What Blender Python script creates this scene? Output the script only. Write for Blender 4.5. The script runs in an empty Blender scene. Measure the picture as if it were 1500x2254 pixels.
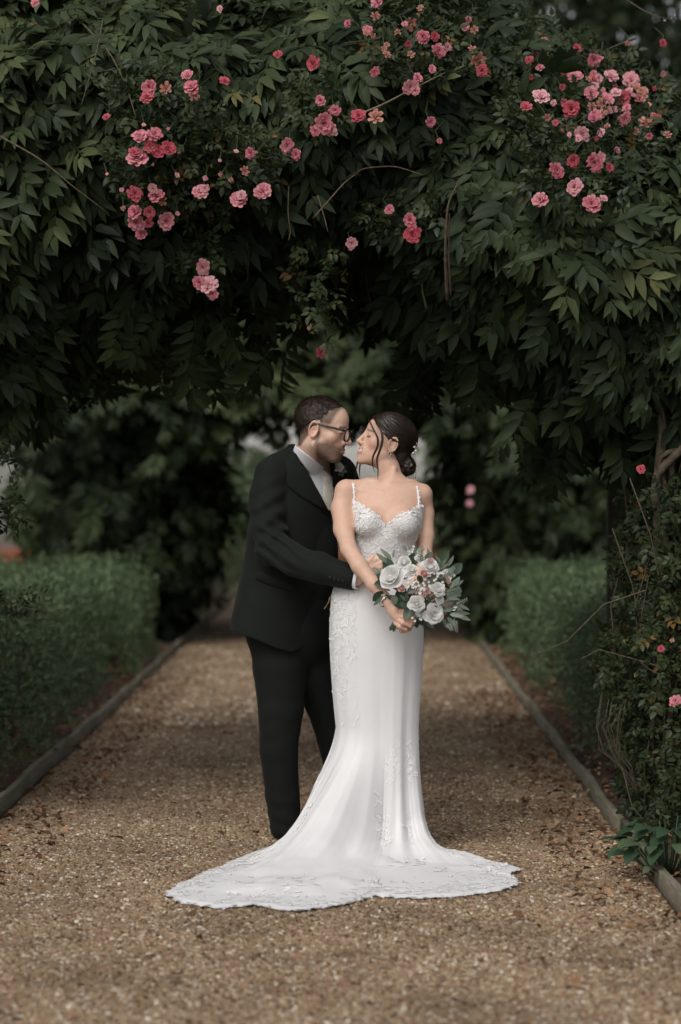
import bpy, bmesh, math, random
import numpy as np
from mathutils import Vector, Matrix, Euler, noise as mnoise

R = math.radians
rng = np.random.default_rng(7)
random.seed(7)
scene = bpy.context.scene
COL = scene.collection

# ------------------------------------------------------------------ camera
CAM_Y, CAM_Z, FPX = -9.7, 1.456, 5322.0            # 85 mm portrait lens, eye at shoulder height
cam_d = bpy.data.cameras.new('camera')
cam = bpy.data.objects.new('camera', cam_d); COL.objects.link(cam)
cam.location = (0, CAM_Y, CAM_Z)
cam.rotation_euler = (R(90) - math.atan(67 / FPX), 0, math.atan(38 / FPX))
cam_d.sensor_fit = 'VERTICAL'; cam_d.sensor_height = 36; cam_d.sensor_width = 24; cam_d.lens = 85
cam_d.clip_end = 500
cam_d.dof.use_dof = True; cam_d.dof.focus_distance = 9.4; cam_d.dof.aperture_fstop = 1.9
scene.camera = cam
# ------------------------------------------------------------------ light: overcast day
SUN_EL, SUN_AZ = 47, 204                             # from behind the camera, a little to its left
world = bpy.data.worlds.new('World'); scene.world = world; world.use_nodes = True
wn = world.node_tree; bg = wn.nodes['Background']
sky = wn.nodes.new('ShaderNodeTexSky'); sky.sky_type = 'NISHITA'; sky.sun_disc = False
sky.sun_elevation = R(SUN_EL); sky.sun_rotation = R(SUN_AZ); sky.dust_density = 4.0; sky.air_density = 1.0
hs = wn.nodes.new('ShaderNodeHueSaturation'); hs.inputs['Saturation'].default_value = 0.18
wn.links.new(sky.outputs[0], hs.inputs['Color']); wn.links.new(hs.outputs[0], bg.inputs['Color'])
bg.inputs['Strength'].default_value = 0.125
sun_d = bpy.data.lights.new('sun', 'SUN'); sun_d.energy = 0.85; sun_d.angle = R(28); sun_d.color = (1.0, 0.95, 0.88)
sun = bpy.data.objects.new('sun', sun_d); COL.objects.link(sun)
_az = R(SUN_AZ)
_dir = Vector((math.sin(_az) * math.cos(R(SUN_EL)), math.cos(_az) * math.cos(R(SUN_EL)), math.sin(R(SUN_EL))))
sun.rotation_euler = _dir.to_track_quat('Z', 'Y').to_euler(); sun.location = _dir * 30
scene.view_settings.view_transform = 'Standard'; scene.view_settings.look = 'None'
scene.view_settings.gamma = 1.0; scene.view_settings.use_curve_mapping = False
scene.view_settings.exposure = 0.22
scene.render.engine = 'CYCLES'
scene.cycles.use_denoising = True
scene.cycles.max_bounces = 6; scene.cycles.diffuse_bounces = 3; scene.cycles.glossy_bounces = 2
scene.cycles.transmission_bounces = 4; scene.cycles.transparent_max_bounces = 8
scene.cycles.caustics_reflective = False; scene.cycles.caustics_refractive = False

# ------------------------------------------------------------------ pixel -> place (the depth comes from what a thing stands on)
_rot = cam.rotation_euler.to_matrix()
def ray(px, py):
    return _rot @ Vector(((px - 750) / FPX, (1127 - py) / FPX, -1))
def P(px, py, Y):
    d = ray(px, py); t = (Y - CAM_Y) / d.y
    return Vector((d.x * t, Y, CAM_Z + d.z * t))
def G(px, py, z=0.0):
    d = ray(px, py); t = (z - CAM_Z) / d.z
    return Vector((d.x * t, CAM_Y + d.y * t, z))

# ------------------------------------------------------------------ helpers: materials
def new_mat(name):
    m = bpy.data.materials.new(name); m.use_nodes = True
    nt = m.node_tree
    return m, nt, nt.nodes['Principled BSDF'], nt.nodes['Material Output']
def N(nt, t, **kw):
    n = nt.nodes.new(t)
    for k, v in kw.items():
        if k in n.inputs: n.inputs[k].default_value = v
        else: setattr(n, k, v)
    return n
def ramp(nt, fac, stops, interp='LINEAR'):
    r = nt.nodes.new('ShaderNodeValToRGB'); r.color_ramp.interpolation = interp
    e = r.color_ramp.elements
    while len(e) < len(stops): e.new(0.5)
    for el, (p, c) in zip(e, stops): el.position = p; el.color = (*c, 1) if len(c) == 3 else c
    nt.links.new(fac, r.inputs[0]); return r.outputs[0]
def bump(nt, height, b, strength=0.3, dist=0.01):
    n = N(nt, 'ShaderNodeBump', Strength=strength, Distance=dist)
    nt.links.new(height, n.inputs['Height']); nt.links.new(n.outputs[0], b.inputs['Normal']); return n
def plain(name, col, rough=0.6, var=0.25, scale=40, metal=0.0, bumpy=0.15, spec=0.3):
    m, nt, b, o = new_mat(name)
    tc = N(nt, 'ShaderNodeTexCoord'); nz = N(nt, 'ShaderNodeTexNoise', Scale=scale, Detail=5)
    nt.links.new(tc.outputs['Object'], nz.inputs['Vector'])
    lo = tuple(c * (1 - var) for c in col); hi = tuple(min(1, c * (1 + var)) for c in col)
    nt.links.new(ramp(nt, nz.outputs['Fac'], [(0.3, lo), (0.7, hi)]), b.inputs['Base Color'])
    b.inputs['Roughness'].default_value = rough; b.inputs['Metallic'].default_value = metal
    b.inputs['Specular IOR Level'].default_value = spec
    if bumpy: bump(nt, nz.outputs['Fac'], b, bumpy, 0.005)
    return m
def leaf_mat(name, stops, rough=0.55, trans=0.3, spec=0.15, attr='tint'):
    """foliage: colour picked by a per-leaf attribute, some light passing through"""
    m, nt, b, o = new_mat(name)
    at = N(nt, 'ShaderNodeAttribute', attribute_name=attr)
    oi = N(nt, 'ShaderNodeObjectInfo')
    ad = N(nt, 'ShaderNodeMath', operation='ADD'); nt.links.new(at.outputs['Fac'], ad.inputs[0])
    ml = N(nt, 'ShaderNodeMath', operation='MULTIPLY_ADD'); nt.links.new(oi.outputs['Random'], ml.inputs[0])
    ml.inputs[1].default_value = 0.3; ml.inputs[2].default_value = -0.15
    nt.links.new(ml.outputs[0], ad.inputs[1])
    c = ramp(nt, ad.outputs[0], stops)
    nt.links.new(c, b.inputs['Base Color']); b.inputs['Roughness'].default_value = rough
    b.inputs['Specular IOR Level'].default_value = spec
    tr = N(nt, 'ShaderNodeBsdfTranslucent'); nt.links.new(c, tr.inputs['Color'])
    mx = N(nt, 'ShaderNodeMixShader', Fac=trans)
    nt.links.new(b.outputs[0], mx.inputs[1]); nt.links.new(tr.outputs[0], mx.inputs[2])
    nt.links.new(mx.outputs[0], o.inputs['Surface'])
    return m

# ------------------------------------------------------------------ helpers: meshes and objects
def make_mesh(name, V, F, smooth=False, attrs=None):
    """V (n,3); F an (m,k) int array or a list of such arrays"""
    V = np.asarray(V, np.float32); Fs = F if isinstance(F, list) else [F]
    Fs = [np.asarray(f, np.int32) for f in Fs if len(f)]
    me = bpy.data.meshes.new(name)
    me.vertices.add(len(V)); me.vertices.foreach_set('co', V.ravel())
    lt = np.concatenate([np.full(len(f), f.shape[1], np.int32) for f in Fs])
    ls = np.concatenate([[0], np.cumsum(lt)[:-1]]).astype(np.int32)
    lv = np.concatenate([f.ravel() for f in Fs])
    me.loops.add(len(lv)); me.loops.foreach_set('vertex_index', lv)
    me.polygons.add(len(lt)); me.polygons.foreach_set('loop_start', ls); me.polygons.foreach_set('loop_total', lt)
    if smooth: me.polygons.foreach_set('use_smooth', np.ones(len(lt), bool))
    me.update(calc_edges=True)
    for k, a in (attrs or {}).items():
        a = np.asarray(a, np.float32)
        if a.ndim == 1:
            at = me.attributes.new(k, 'FLOAT', 'POINT'); at.data.foreach_set('value', a)
        else:
            at = me.attributes.new(k, 'FLOAT_COLOR', 'POINT')
            c = np.ones((len(a), 4), np.float32); c[:, :a.shape[1]] = a; at.data.foreach_set('color', c.ravel())
    return me
def obj(name, me, mat=None, parent=None, loc=None, rot=None, kind=None):
    o = bpy.data.objects.new(name, me); COL.objects.link(o)
    if mat is not None:
        mats = mat if isinstance(mat, (list, tuple)) else [mat]
        if len(me.materials) == 0:
            for m in mats: me.materials.append(m)
    if parent is not None: o.parent = parent
    if loc is not None: o.location = loc
    if rot is not None: o.rotation_euler = rot
    if kind: o['kind'] = kind
    return o
def tag(o, label, cat, group=None):
    o['label'] = label; o['category'] = cat
    if group: o['group'] = group
    return o
def thing(name, label, cat, loc=(0, 0, 0), group=None):
    o = bpy.data.objects.new(name, None); COL.objects.link(o); o.location = loc; o.empty_display_size = 0.1
    return tag(o, label, cat, group)

class Acc:
    """collects numpy geometry for one mesh"""
    def __init__(s): s.V = []; s.F = {}; s.n = 0; s.T = []
    def add(s, V, *Fs, tint=0.5):
        V = np.asarray(V, np.float32)
        for f in Fs:
            f = np.asarray(f, np.int32)
            if len(f): s.F.setdefault(f.shape[1], []).append(f + s.n)
        s.V.append(V); s.T.append(np.full(len(V), tint, np.float32) if np.isscalar(tint) else np.asarray(tint, np.float32)); s.n += len(V)
        return s
    def mesh(s, name, smooth=False):
        return make_mesh(name, np.concatenate(s.V), [np.concatenate(v) for v in s.F.values()], smooth, {'tint': np.concatenate(s.T)})
    def box(s, c, d, rotz=0, tint=0.5, jit=0):
        x, y, z = (q / 2 for q in d)
        v = np.array([[-x,-y,-z],[x,-y,-z],[x,y,-z],[-x,y,-z],[-x,-y,z],[x,-y,z],[x,y,z],[-x,y,z]])
        cs, sn = math.cos(rotz), math.sin(rotz)
        v = v @ np.array([[cs, sn, 0], [-sn, cs, 0], [0, 0, 1]]) + np.array(c)
        return s.add(v, [[0,3,2,1],[4,5,6,7],[0,1,5,4],[1,2,6,5],[2,3,7,6],[3,0,4,7]], tint=tint)
    def tube(s, pts, rad, sides=6, tint=0.5, cap=True):
        pts = np.asarray(pts, float); n = len(pts)
        rad = np.full(n, rad) if np.isscalar(rad) else np.asarray(rad)
        t = np.gradient(pts, axis=0); t /= np.linalg.norm(t, axis=1, keepdims=True) + 1e-9
        up = np.array([0, 0, 1.0]) if abs(t[0, 2]) < 0.9 else np.array([0, 1.0, 0])
        u = np.cross(t[0], up); u /= np.linalg.norm(u); V = []
        for i in range(n):
            u = u - t[i] * np.dot(u, t[i]); u /= np.linalg.norm(u) + 1e-9; w = np.cross(t[i], u)
            a = np.arange(sides) * 2 * math.pi / sides
            V.append(pts[i] + rad[i] * (np.cos(a)[:, None] * u + np.sin(a)[:, None] * w))
        V = np.concatenate(V); F = []
        for i in range(n - 1):
            for j in range(sides):
                k = (j + 1) % sides
                F.append([i*sides+j, i*sides+k, (i+1)*sides+k, (i+1)*sides+j])
        s.add(V, F, tint=tint)
        if cap and sides in (3, 4, 6, 8):
            b = s.n - len(V); e = b + (n-1)*sides
            s.F.setdefault(sides, []).append(np.array([list(range(b+sides-1, b-1, -1)), list(range(e, e+sides))], np.int32))
        return s

def fbm(P_, scale, seed=0, octaves=3):
    """cheap vector value noise in numpy, -1..1"""
    P_ = np.asarray(P_, float) * scale + seed * 17.31; out = 0; amp = 1; tot = 0
    for o in range(octaves):
        i = np.floor(P_).astype(np.int64); f = P_ - i; f = f * f * (3 - 2 * f); acc = 0
        for dx in (0, 1):
            for dy in (0, 1):
                for dz in (0, 1):
                    q = i + np.array([dx, dy, dz])
                    h = (q[..., 0] * 73856093) ^ (q[..., 1] * 19349663) ^ (q[..., 2] * 83492791)
                    h = (h ^ (h >> 13)) * 1274126177 & 0x7fffffff
                    w = (f[..., 0] if dx else 1 - f[..., 0]) * (f[..., 1] if dy else 1 - f[..., 1]) * (f[..., 2] if dz else 1 - f[..., 2])
                    acc = acc + w * (h / 0x3fffffff - 1.0)
        out = out + amp * acc; tot += amp; amp *= 0.5; P_ = P_ * 2.03 + 5.1
    return out / tot

def basis(fwd, up):
    """matrices whose columns are x=side, y=fwd, z=up for arrays of directions"""
    f = fwd / (np.linalg.norm(fwd, axis=-1, keepdims=True) + 1e-9)
    s = np.cross(f, up); s /= np.linalg.norm(s, axis=-1, keepdims=True) + 1e-9
    u = np.cross(s, f)
    return np.stack([s, f, u], axis=-1)
def scatter(acc, tV, tF, pos, mats, scale, tints, tint_t=None):
    """copies of a template (numpy) into acc"""
    n = len(pos); k = len(tV)
    V = np.einsum('nij,kj->nki', mats, tV) * np.asarray(scale).reshape(-1, 1, 1) + pos[:, None, :]
    T = np.repeat(np.asarray(tints), k).reshape(n, k)
    if tint_t is not None: T = T + tint_t[None, :]
    base = (np.arange(n) * k)[:, None, None]
    Fs = [(np.asarray(f)[None] + base).reshape(-1, np.asarray(f).shape[1]) for f in tF]
    acc.add(V.reshape(-1, 3), *Fs, tint=T.ravel())

def leaf_template(L=1.0, W=0.32, fold=0.18, droop=0.15, pts=(0.0, 0.28, 0.62, 1.0), wid=(0.0, 0.95, 0.8, 0.0)):
    """one leaf along +y, folded on its midrib: 8 vertices"""
    m = [(0, t * L, -droop * L * t * t) for t in pts]
    l = [(-W * L / 2 * w, t * L, -droop * L * t * t + fold * W * L * w) for t, w in zip(pts[1:3], wid[1:3])]
    r = [(-x, y, z) for x, y, z in l]
    V = np.array(m + l + r)
    F3 = [[0, 1, 4], [2, 3, 5], [0, 6, 1], [2, 7, 3]]
    F4 = [[1, 2, 5, 4], [1, 6, 7, 2]]
    return V, [np.array(F3), np.array(F4)]

def fine_leaf(W, fold, droop, shape):
    ts = np.linspace(0, 1, 9); V = []
    for t in ts:
        w = W / 2 * math.sin(math.pi * t ** shape) ** .8 if 0 < t < 1 else 0; z = -droop * t * t
        V += [(-w, t, z + fold * w), (0, t, z), (w, t, z + fold * w)]
    return np.array(V), [np.array([[i * 3 + k, i * 3 + k + 1, i * 3 + k + 4, i * 3 + k + 3] for i in range(8) for k in range(2)])]
# ================================================================== SETTING
PL, PR = -1.54, 1.07                                  # inner faces of the two timber edgings
# ---- materials
def gravel_sheet_mat():
    m, nt, b, o = new_mat('gravel_sheet')
    tc = N(nt, 'ShaderNodeTexCoord')
    vo = N(nt, 'ShaderNodeTexVoronoi', Scale=75.0); nt.links.new(tc.outputs['Object'], vo.inputs['Vector'])
    nz = N(nt, 'ShaderNodeTexNoise', Scale=1.3, Detail=4); nt.links.new(tc.outputs['Object'], nz.inputs['Vector'])
    sx = N(nt, 'ShaderNodeSeparateColor'); nt.links.new(vo.outputs['Color'], sx.inputs[0])
    c = ramp(nt, sx.outputs[0], [(0.0, (0.064, 0.039, 0.026)), (0.35, (0.178, 0.115, 0.075)), (0.7, (0.284, 0.199, 0.135)), (1.0, (0.441, 0.350, 0.284))])
    mx = N(nt, 'ShaderNodeMix', data_type='RGBA', blend_type='MULTIPLY'); mx.inputs['Factor'].default_value = 0.6
    nt.links.new(c, mx.inputs['A']); nt.links.new(ramp(nt, nz.outputs['Fac'], [(0.35, (0.62, 0.55, 0.5)), (0.65, (1, 1, 1))]), mx.inputs['B'])
    nt.links.new(mx.outputs['Result'], b.inputs['Base Color']); b.inputs['Roughness'].default_value = 0.85
    b.inputs['Specular IOR Level'].default_value = 0.2
    inv = N(nt, 'ShaderNodeMath', operation='SUBTRACT'); inv.inputs[0].default_value = 1.0; nt.links.new(vo.outputs['Distance'], inv.inputs[1])
    bump(nt, inv.outputs[0], b, 0.9, 0.008)
    return m
def pebble_mat():
    m, nt, b, o = new_mat('pebble')
    oi = N(nt, 'ShaderNodeObjectInfo')
    c = ramp(nt, oi.outputs['Random'], [(0.0, (0.079, 0.048, 0.028)), (0.14, (0.147, 0.094, 0.057)), (0.3, (0.263, 0.178, 0.104)), (0.5, (0.210, 0.149, 0.096)),
        (0.62, (0.337, 0.248, 0.158)), (0.74, (0.168, 0.128, 0.092)), (0.84, (0.421, 0.345, 0.246)), (0.93, (0.242, 0.124, 0.070)), (0.97, (0.547, 0.490, 0.398)), (1.0, (0.609, 0.572, 0.483))])
    nz = N(nt, 'ShaderNodeTexNoise', Scale=1.6, Detail=5, Roughness=.65); nt.links.new(oi.outputs['Location'], nz.inputs['Vector'])
    mx = N(nt, 'ShaderNodeMix', data_type='RGBA', blend_type='MULTIPLY'); mx.inputs['Factor'].default_value = 1      # damp and worn patches
    nt.links.new(c, mx.inputs['A']); nt.links.new(ramp(nt, nz.outputs['Fac'], [(.34, (.66, .63, .61)), (.58, (1.06, 1.05, 1.03))]), mx.inputs['B'])
    nt.links.new(mx.outputs['Result'], b.inputs['Base Color']); b.inputs['Roughness'].default_value = 0.65; b.inputs['Specular IOR Level'].default_value = 0.2
    return m
def soil_mat():
    m, nt, b, o = new_mat('soil')
    tc = N(nt, 'ShaderNodeTexCoord'); nz = N(nt, 'ShaderNodeTexNoise', Scale=9, Detail=8, Roughness=0.7)
    nt.links.new(tc.outputs['Object'], nz.inputs['Vector'])
    nt.links.new(ramp(nt, nz.outputs['Fac'], [(0.3, (0.03, 0.02, 0.013)), (0.55, (0.09, 0.055, 0.033)), (0.75, (0.16, 0.10, 0.06))]), b.inputs['Base Color'])
    b.inputs['Roughness'].default_value = 0.95; bump(nt, nz.outputs['Fac'], b, 0.8, 0.03); return m
def lawn_mat():
    m, nt, b, o = new_mat('lawn')
    tc = N(nt, 'ShaderNodeTexCoord'); nz = N(nt, 'ShaderNodeTexNoise', Scale=3, Detail=8, Roughness=0.7)
    nt.links.new(tc.outputs['Object'], nz.inputs['Vector'])
    nt.links.new(ramp(nt, nz.outputs['Fac'], [(0.3, (0.03, 0.05, 0.02)), (0.7, (0.07, 0.10, 0.04))]), b.inputs['Base Color'])
    b.inputs['Roughness'].default_value = 0.9; bump(nt, nz.outputs['Fac'], b, 0.6, 0.03); return m
def timber_mat(name, a, b_, scale=6):
    m, nt, b, o = new_mat(name)
    tc = N(nt, 'ShaderNodeTexCoord'); mp = N(nt, 'ShaderNodeMapping'); mp.inputs['Scale'].default_value = (30, 1.2, 30)
    nt.links.new(tc.outputs['Object'], mp.inputs['Vector'])
    nz = N(nt, 'ShaderNodeTexNoise', Scale=scale, Detail=7); nt.links.new(mp.outputs[0], nz.inputs['Vector'])
    n2 = N(nt, 'ShaderNodeTexNoise', Scale=2.5, Detail=3); nt.links.new(tc.outputs['Object'], n2.inputs['Vector'])
    mx = N(nt, 'ShaderNodeMix', data_type='RGBA'); nt.links.new(ramp(nt, n2.outputs['Fac'], [(0.45, (0, 0, 0)), (0.65, (0.6, 0.6, 0.6))]), mx.inputs['Factor'])
    nt.links.new(ramp(nt, nz.outputs['Fac'], [(0.3, a), (0.7, b_)]), mx.inputs['A']); mx.inputs['B'].default_value = (0.075, 0.085, 0.04, 1)
    nt.links.new(mx.outputs['Result'], b.inputs['Base Color']); b.inputs['Roughness'].default_value = 0.85
    bump(nt, nz.outputs['Fac'], b, 0.4, 0.004); return m
M = {}
M['gravel'] = gravel_sheet_mat(); M['pebble'] = pebble_mat(); M['soil'] = soil_mat(); M['lawn'] = lawn_mat()
M['edging'] = timber_mat('weathered_timber', (0.10, 0.085, 0.06), (0.24, 0.205, 0.15))
M['post'] = timber_mat('dark_timber', (0.025, 0.02, 0.015), (0.06, 0.05, 0.038))
M['bark'] = plain('bark', (0.085, 0.065, 0.045), 0.9, 0.5, 30, bumpy=0.8)
M['twig'] = plain('twig', (0.085, 0.066, 0.043), 0.8, 0.4, 60)
M['deadtwig'] = plain('dead_twig', (0.17, 0.125, 0.08), 0.8, 0.35, 60)
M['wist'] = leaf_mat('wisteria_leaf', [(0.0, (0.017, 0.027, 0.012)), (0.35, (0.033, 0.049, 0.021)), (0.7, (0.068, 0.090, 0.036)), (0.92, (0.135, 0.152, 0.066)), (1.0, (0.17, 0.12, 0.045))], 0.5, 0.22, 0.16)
M['rosel'] = leaf_mat('rose_leaf', [(0.0, (0.020, 0.034, 0.016)), (0.5, (0.036, 0.050, 0.021)), (0.9, (0.064, 0.078, 0.032)), (1.0, (0.16, 0.09, 0.03))], 0.42, 0.2, 0.22)
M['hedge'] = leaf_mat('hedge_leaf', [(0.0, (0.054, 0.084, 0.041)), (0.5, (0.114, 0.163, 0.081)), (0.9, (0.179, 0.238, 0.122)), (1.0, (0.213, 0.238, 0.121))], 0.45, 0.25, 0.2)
M['tree'] = leaf_mat('tree_leaf', [(0.0, (0.015, 0.024, 0.012)), (0.5, (0.030, 0.043, 0.020)), (1.0, (0.055, 0.066, 0.030))], 0.55, 0.25, 0.15)
M['weed'] = leaf_mat('broad_leaf', [(0.0, (0.03, 0.06, 0.03)), (0.6, (0.05, 0.085, 0.045)), (1.0, (0.085, 0.12, 0.06))], 0.5, 0.2, 0.3)
M['litter'] = leaf_mat('leaf_litter', [(0.0, (0.08, 0.035, 0.018)), (0.4, (0.19, 0.095, 0.045)), (0.8, (0.30, 0.18, 0.10)), (1.0, (0.45, 0.33, 0.2))], 0.7, 0.1, 0.2)
M['petal'] = leaf_mat('dry_petal', [(0.0, (0.35, 0.17, 0.10)), (0.5, (0.52, 0.36, 0.24)), (1.0, (0.70, 0.58, 0.46))], 0.7, 0.2, 0.2)

# ---- ground, path, beds
def sheet(name, x0, x1, y0, y1, z, mat, nx=2, ny=2, amp=0.0, seed=0):
    xs = np.linspace(x0, x1, nx); ys = np.linspace(y0, y1, ny); X, Y = np.meshgrid(xs, ys)
    Z = np.full_like(X, z)
    V = np.stack([X, Y, Z], -1).reshape(-1, 3)
    if amp: V[:, 2] += amp * fbm(V, 2.5, seed)
    i = np.arange(ny - 1)[:, None] * nx + np.arange(nx - 1)[None]
    F = np.stack([i, i + 1, i + nx + 1, i + nx], -1).reshape(-1, 4)
    return obj(name, make_mesh(name, V, F, True), mat, kind='structure')
sheet('ground', -150, 150, -60, 250, -0.06, M['lawn'])
path = sheet('gravel_path', PL, PR, -9.0, 27.5, 0.0, M['gravel'], 30, 300, 0.006)
sheet('gravel_forecourt', -6.0, PL - 0.05, -9.0, -2.3, -0.004, M['gravel'], 20, 40, 0.004)
bedL = sheet('soil_bed_left', -4.2, PL - 0.045, -2.0, 27.5, 0.02, M['soil'], 16, 120, 0.03, 3)
bedR = sheet('soil_bed_right', PR + 0.045, 4.0, -4.5, 27.5, 0.02, M['soil'], 16, 120, 0.03, 4)

def gn_pebbles(o, density, smin, smax, seed, mat):
    """stones strewn over a sheet, all as one uncountable layer"""
    ng = bpy.data.node_groups.new('strew_pebbles', 'GeometryNodeTree')
    ng.interface.new_socket('Geometry', in_out='INPUT', socket_type='NodeSocketGeometry')
    ng.interface.new_socket('Geometry', in_out='OUTPUT', socket_type='NodeSocketGeometry')
    gi = ng.nodes.new('NodeGroupInput'); go = ng.nodes.new('NodeGroupOutput')
    dp = ng.nodes.new('GeometryNodeDistributePointsOnFaces'); dp.inputs['Density'].default_value = density; dp.inputs['Seed'].default_value = seed
    ic = ng.nodes.new('GeometryNodeMeshIcoSphere'); ic.inputs['Radius'].default_value = 1.0; ic.inputs['Subdivisions'].default_value = 2
    sp = ng.nodes.new('GeometryNodeSetPosition')
    nz = ng.nodes.new('ShaderNodeTexNoise'); nz.inputs['Scale'].default_value = 1.3
    vm = ng.nodes.new('ShaderNodeVectorMath'); vm.operation = 'SUBTRACT'; vm.inputs[1].default_value = (0.5, 0.5, 0.5)
    vs = ng.nodes.new('ShaderNodeVectorMath'); vs.operation = 'SCALE'; vs.inputs['Scale'].default_value = 0.9
    L = ng.links.new
    L(nz.outputs['Color'], vm.inputs[0]); L(vm.outputs[0], vs.inputs[0]); L(ic.outputs['Mesh'], sp.inputs['Geometry']); L(vs.outputs[0], sp.inputs['Offset'])
    sm = ng.nodes.new('GeometryNodeSetShadeSmooth'); L(sp.outputs[0], sm.inputs[0])
    st = ng.nodes.new('GeometryNodeSetMaterial'); st.inputs['Material'].default_value = mat; L(sm.outputs[0], st.inputs[0])
    ip = ng.nodes.new('GeometryNodeInstanceOnPoints')
    rs = ng.nodes.new('FunctionNodeRandomValue'); rs.data_type = 'FLOAT_VECTOR'
    rs.inputs[0].default_value = (smin, smin, smin * 0.55); rs.inputs[1].default_value = (smax * 1.3, smax, smax * 0.75)
    rr = ng.nodes.new('FunctionNodeRandomValue'); rr.data_type = 'FLOAT_VECTOR'; rr.inputs[0].default_value = (-0.5, -0.5, 0); rr.inputs[1].default_value = (0.5, 0.5, 6.28)
    L(gi.outputs[0], dp.inputs['Mesh']); L(dp.outputs['Points'], ip.inputs['Points']); L(st.outputs[0], ip.inputs['Instance'])
    L(rs.outputs[0], ip.inputs['Scale']); L(rr.outputs[0], ip.inputs['Rotation'])
    L(ip.outputs[0], go.inputs[0])
    md = o.modifiers.new('strew', 'NODES'); md.node_group = ng
def pebble_layer(x0, x1, y0, y1, density, smin, smax, seed):
    o = sheet('gravel_stones', x0, x1, y0, y1, 0.004, M['pebble'], 2, 2); o['kind'] = 'stuff'
    o['label'] = 'loose tan gravel stones covering the path'; o['category'] = 'gravel'
    gn_pebbles(o, density, smin, smax, seed, M['pebble']); return o
pebble_layer(PL + .01, PR - .01, -4.6, 1.2, 9000, 0.0044, 0.0092, 1)
pebble_layer(PL + .01, PR - .01, 1.2, 4.5, 4500, 0.006, 0.012, 2)
pebble_layer(PL + .01, PR - .01, 4.5, 14.0, 1500, 0.009, 0.019, 3)

# ---- timber edging: one board after another
def edging(x, y0, y1, side, h, label, seed):
    rr = random.Random(seed); y = y0
    while y < y1:
        L = min(rr.uniform(2.2, 3.0), y1 - y); 
        if y1 - (y + L) < 0.6: L = y1 - y
        a = Acc(); hh = h + rr.uniform(-.008, .008); n = 9; w = 0.032
        V = []
        for i in range(n):
            yy = (i / (n - 1) - 0.5) * (L - 0.008); dx = 0.006 * math.sin(i * 1.1 + seed + y); dz = 0.004 * math.sin(i * 1.7 + y)
            c = 0.004
            for (px, pz) in ((-w/2, -0.08), (w/2, -0.08), (w/2, hh - c), (w/2 - c, hh), (-w/2 + c, hh), (-w/2, hh - c)):
                V.append((px + dx, yy, pz + (dz if pz > 0 else 0)))
        F4 = [[i*6 + j, i*6 + (j+1) % 6, (i+1)*6 + (j+1) % 6, (i+1)*6 + j] for i in range(n-1) for j in range(6)]
        a.add(V, F4, [[5, 4, 3, 2, 1, 0], [(n-1)*6 + k for k in range(6)]])
        o = obj('edging_board', a.mesh('edging_board'), M['edging'], loc=(x + rr.uniform(-.006, .006), y + L/2, 0), rot=(0, 0, rr.uniform(-.004, .004)))
        ym = y + L / 2; where = 'ahead of the near arch' if ym < .3 else 'under the near arch' if ym < 3.3 else 'along the clipped hedge' if ym < 10.5 else 'under the far arch' if ym < 15.5 else 'beside the far hedge'
        tag(o, label % where, 'edging board', label.split(' %s')[0] + 's'); y += L
edging(PL - 0.022, -2.3, 27.5, -1, 0.075, 'weathered timber path edging board %s on the groom side', 5)
edging(PR + 0.022, -4.5, 27.5, 1, 0.068, 'weathered timber path edging board %s on the bouquet side', 9)

# ---- litter in the beds and fallen petals on the gravel
lv, lf = leaf_template(1, 0.55, 0.25, 0.25)
def litter(name, label, x0, x1, y0, y1, n, seed, z=0.03):
    r = np.random.default_rng(seed); a = Acc()
    pos = np.stack([r.uniform(x0, x1, n), r.uniform(y0, y1, n), np.full(n, z) + r.uniform(0, .02, n)], 1)
    pos = pos[((pos[:, 0] + .03) / .78) ** 2 + ((pos[:, 1] + .85) / .82) ** 2 > 1]; n = len(pos)
    an = r.uniform(0, 6.28, n); f = np.stack([np.cos(an), np.sin(an), r.normal(0, .25, n)], 1)
    up = np.stack([r.normal(0, .4, n), r.normal(0, .4, n), np.ones(n)], 1)
    scatter(a, lv, lf, pos, basis(f, up), r.uniform(.018, .05, n), r.uniform(0, 1, n))
    o = obj(name, a.mesh(name), M['litter'], kind='stuff'); o['label'] = label; o['category'] = 'leaf litter'; return o
litter('leaf_litter', 'brown dead leaves lying between timber edging and hedge beside the rose bush', PR + .05, 1.6, -2.5, 11, 2600, 1, .045)
litter('leaf_litter', 'brown dead leaves lying under the hedge on the groom side', -2.1, PL - .05, 0, 11, 1600, 2, .045)
litter('leaf_litter', 'thin scatter of fallen leaf scraps along the edges of the gravel', PR - .34, PR - .01, -2.0, 7, 900, 3, .016)
litter('leaf_litter', 'thin scatter of fallen leaf scraps along the gravel edge by the groom-side boards', PL + .01, PL + .34, -2.0, 8, 800, 6, .016)
litter('leaf_litter', 'sparse scraps of fallen leaves strewn across the middle of the gravel', PL, PR, -4, 5, 240, 4, .016)

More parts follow.
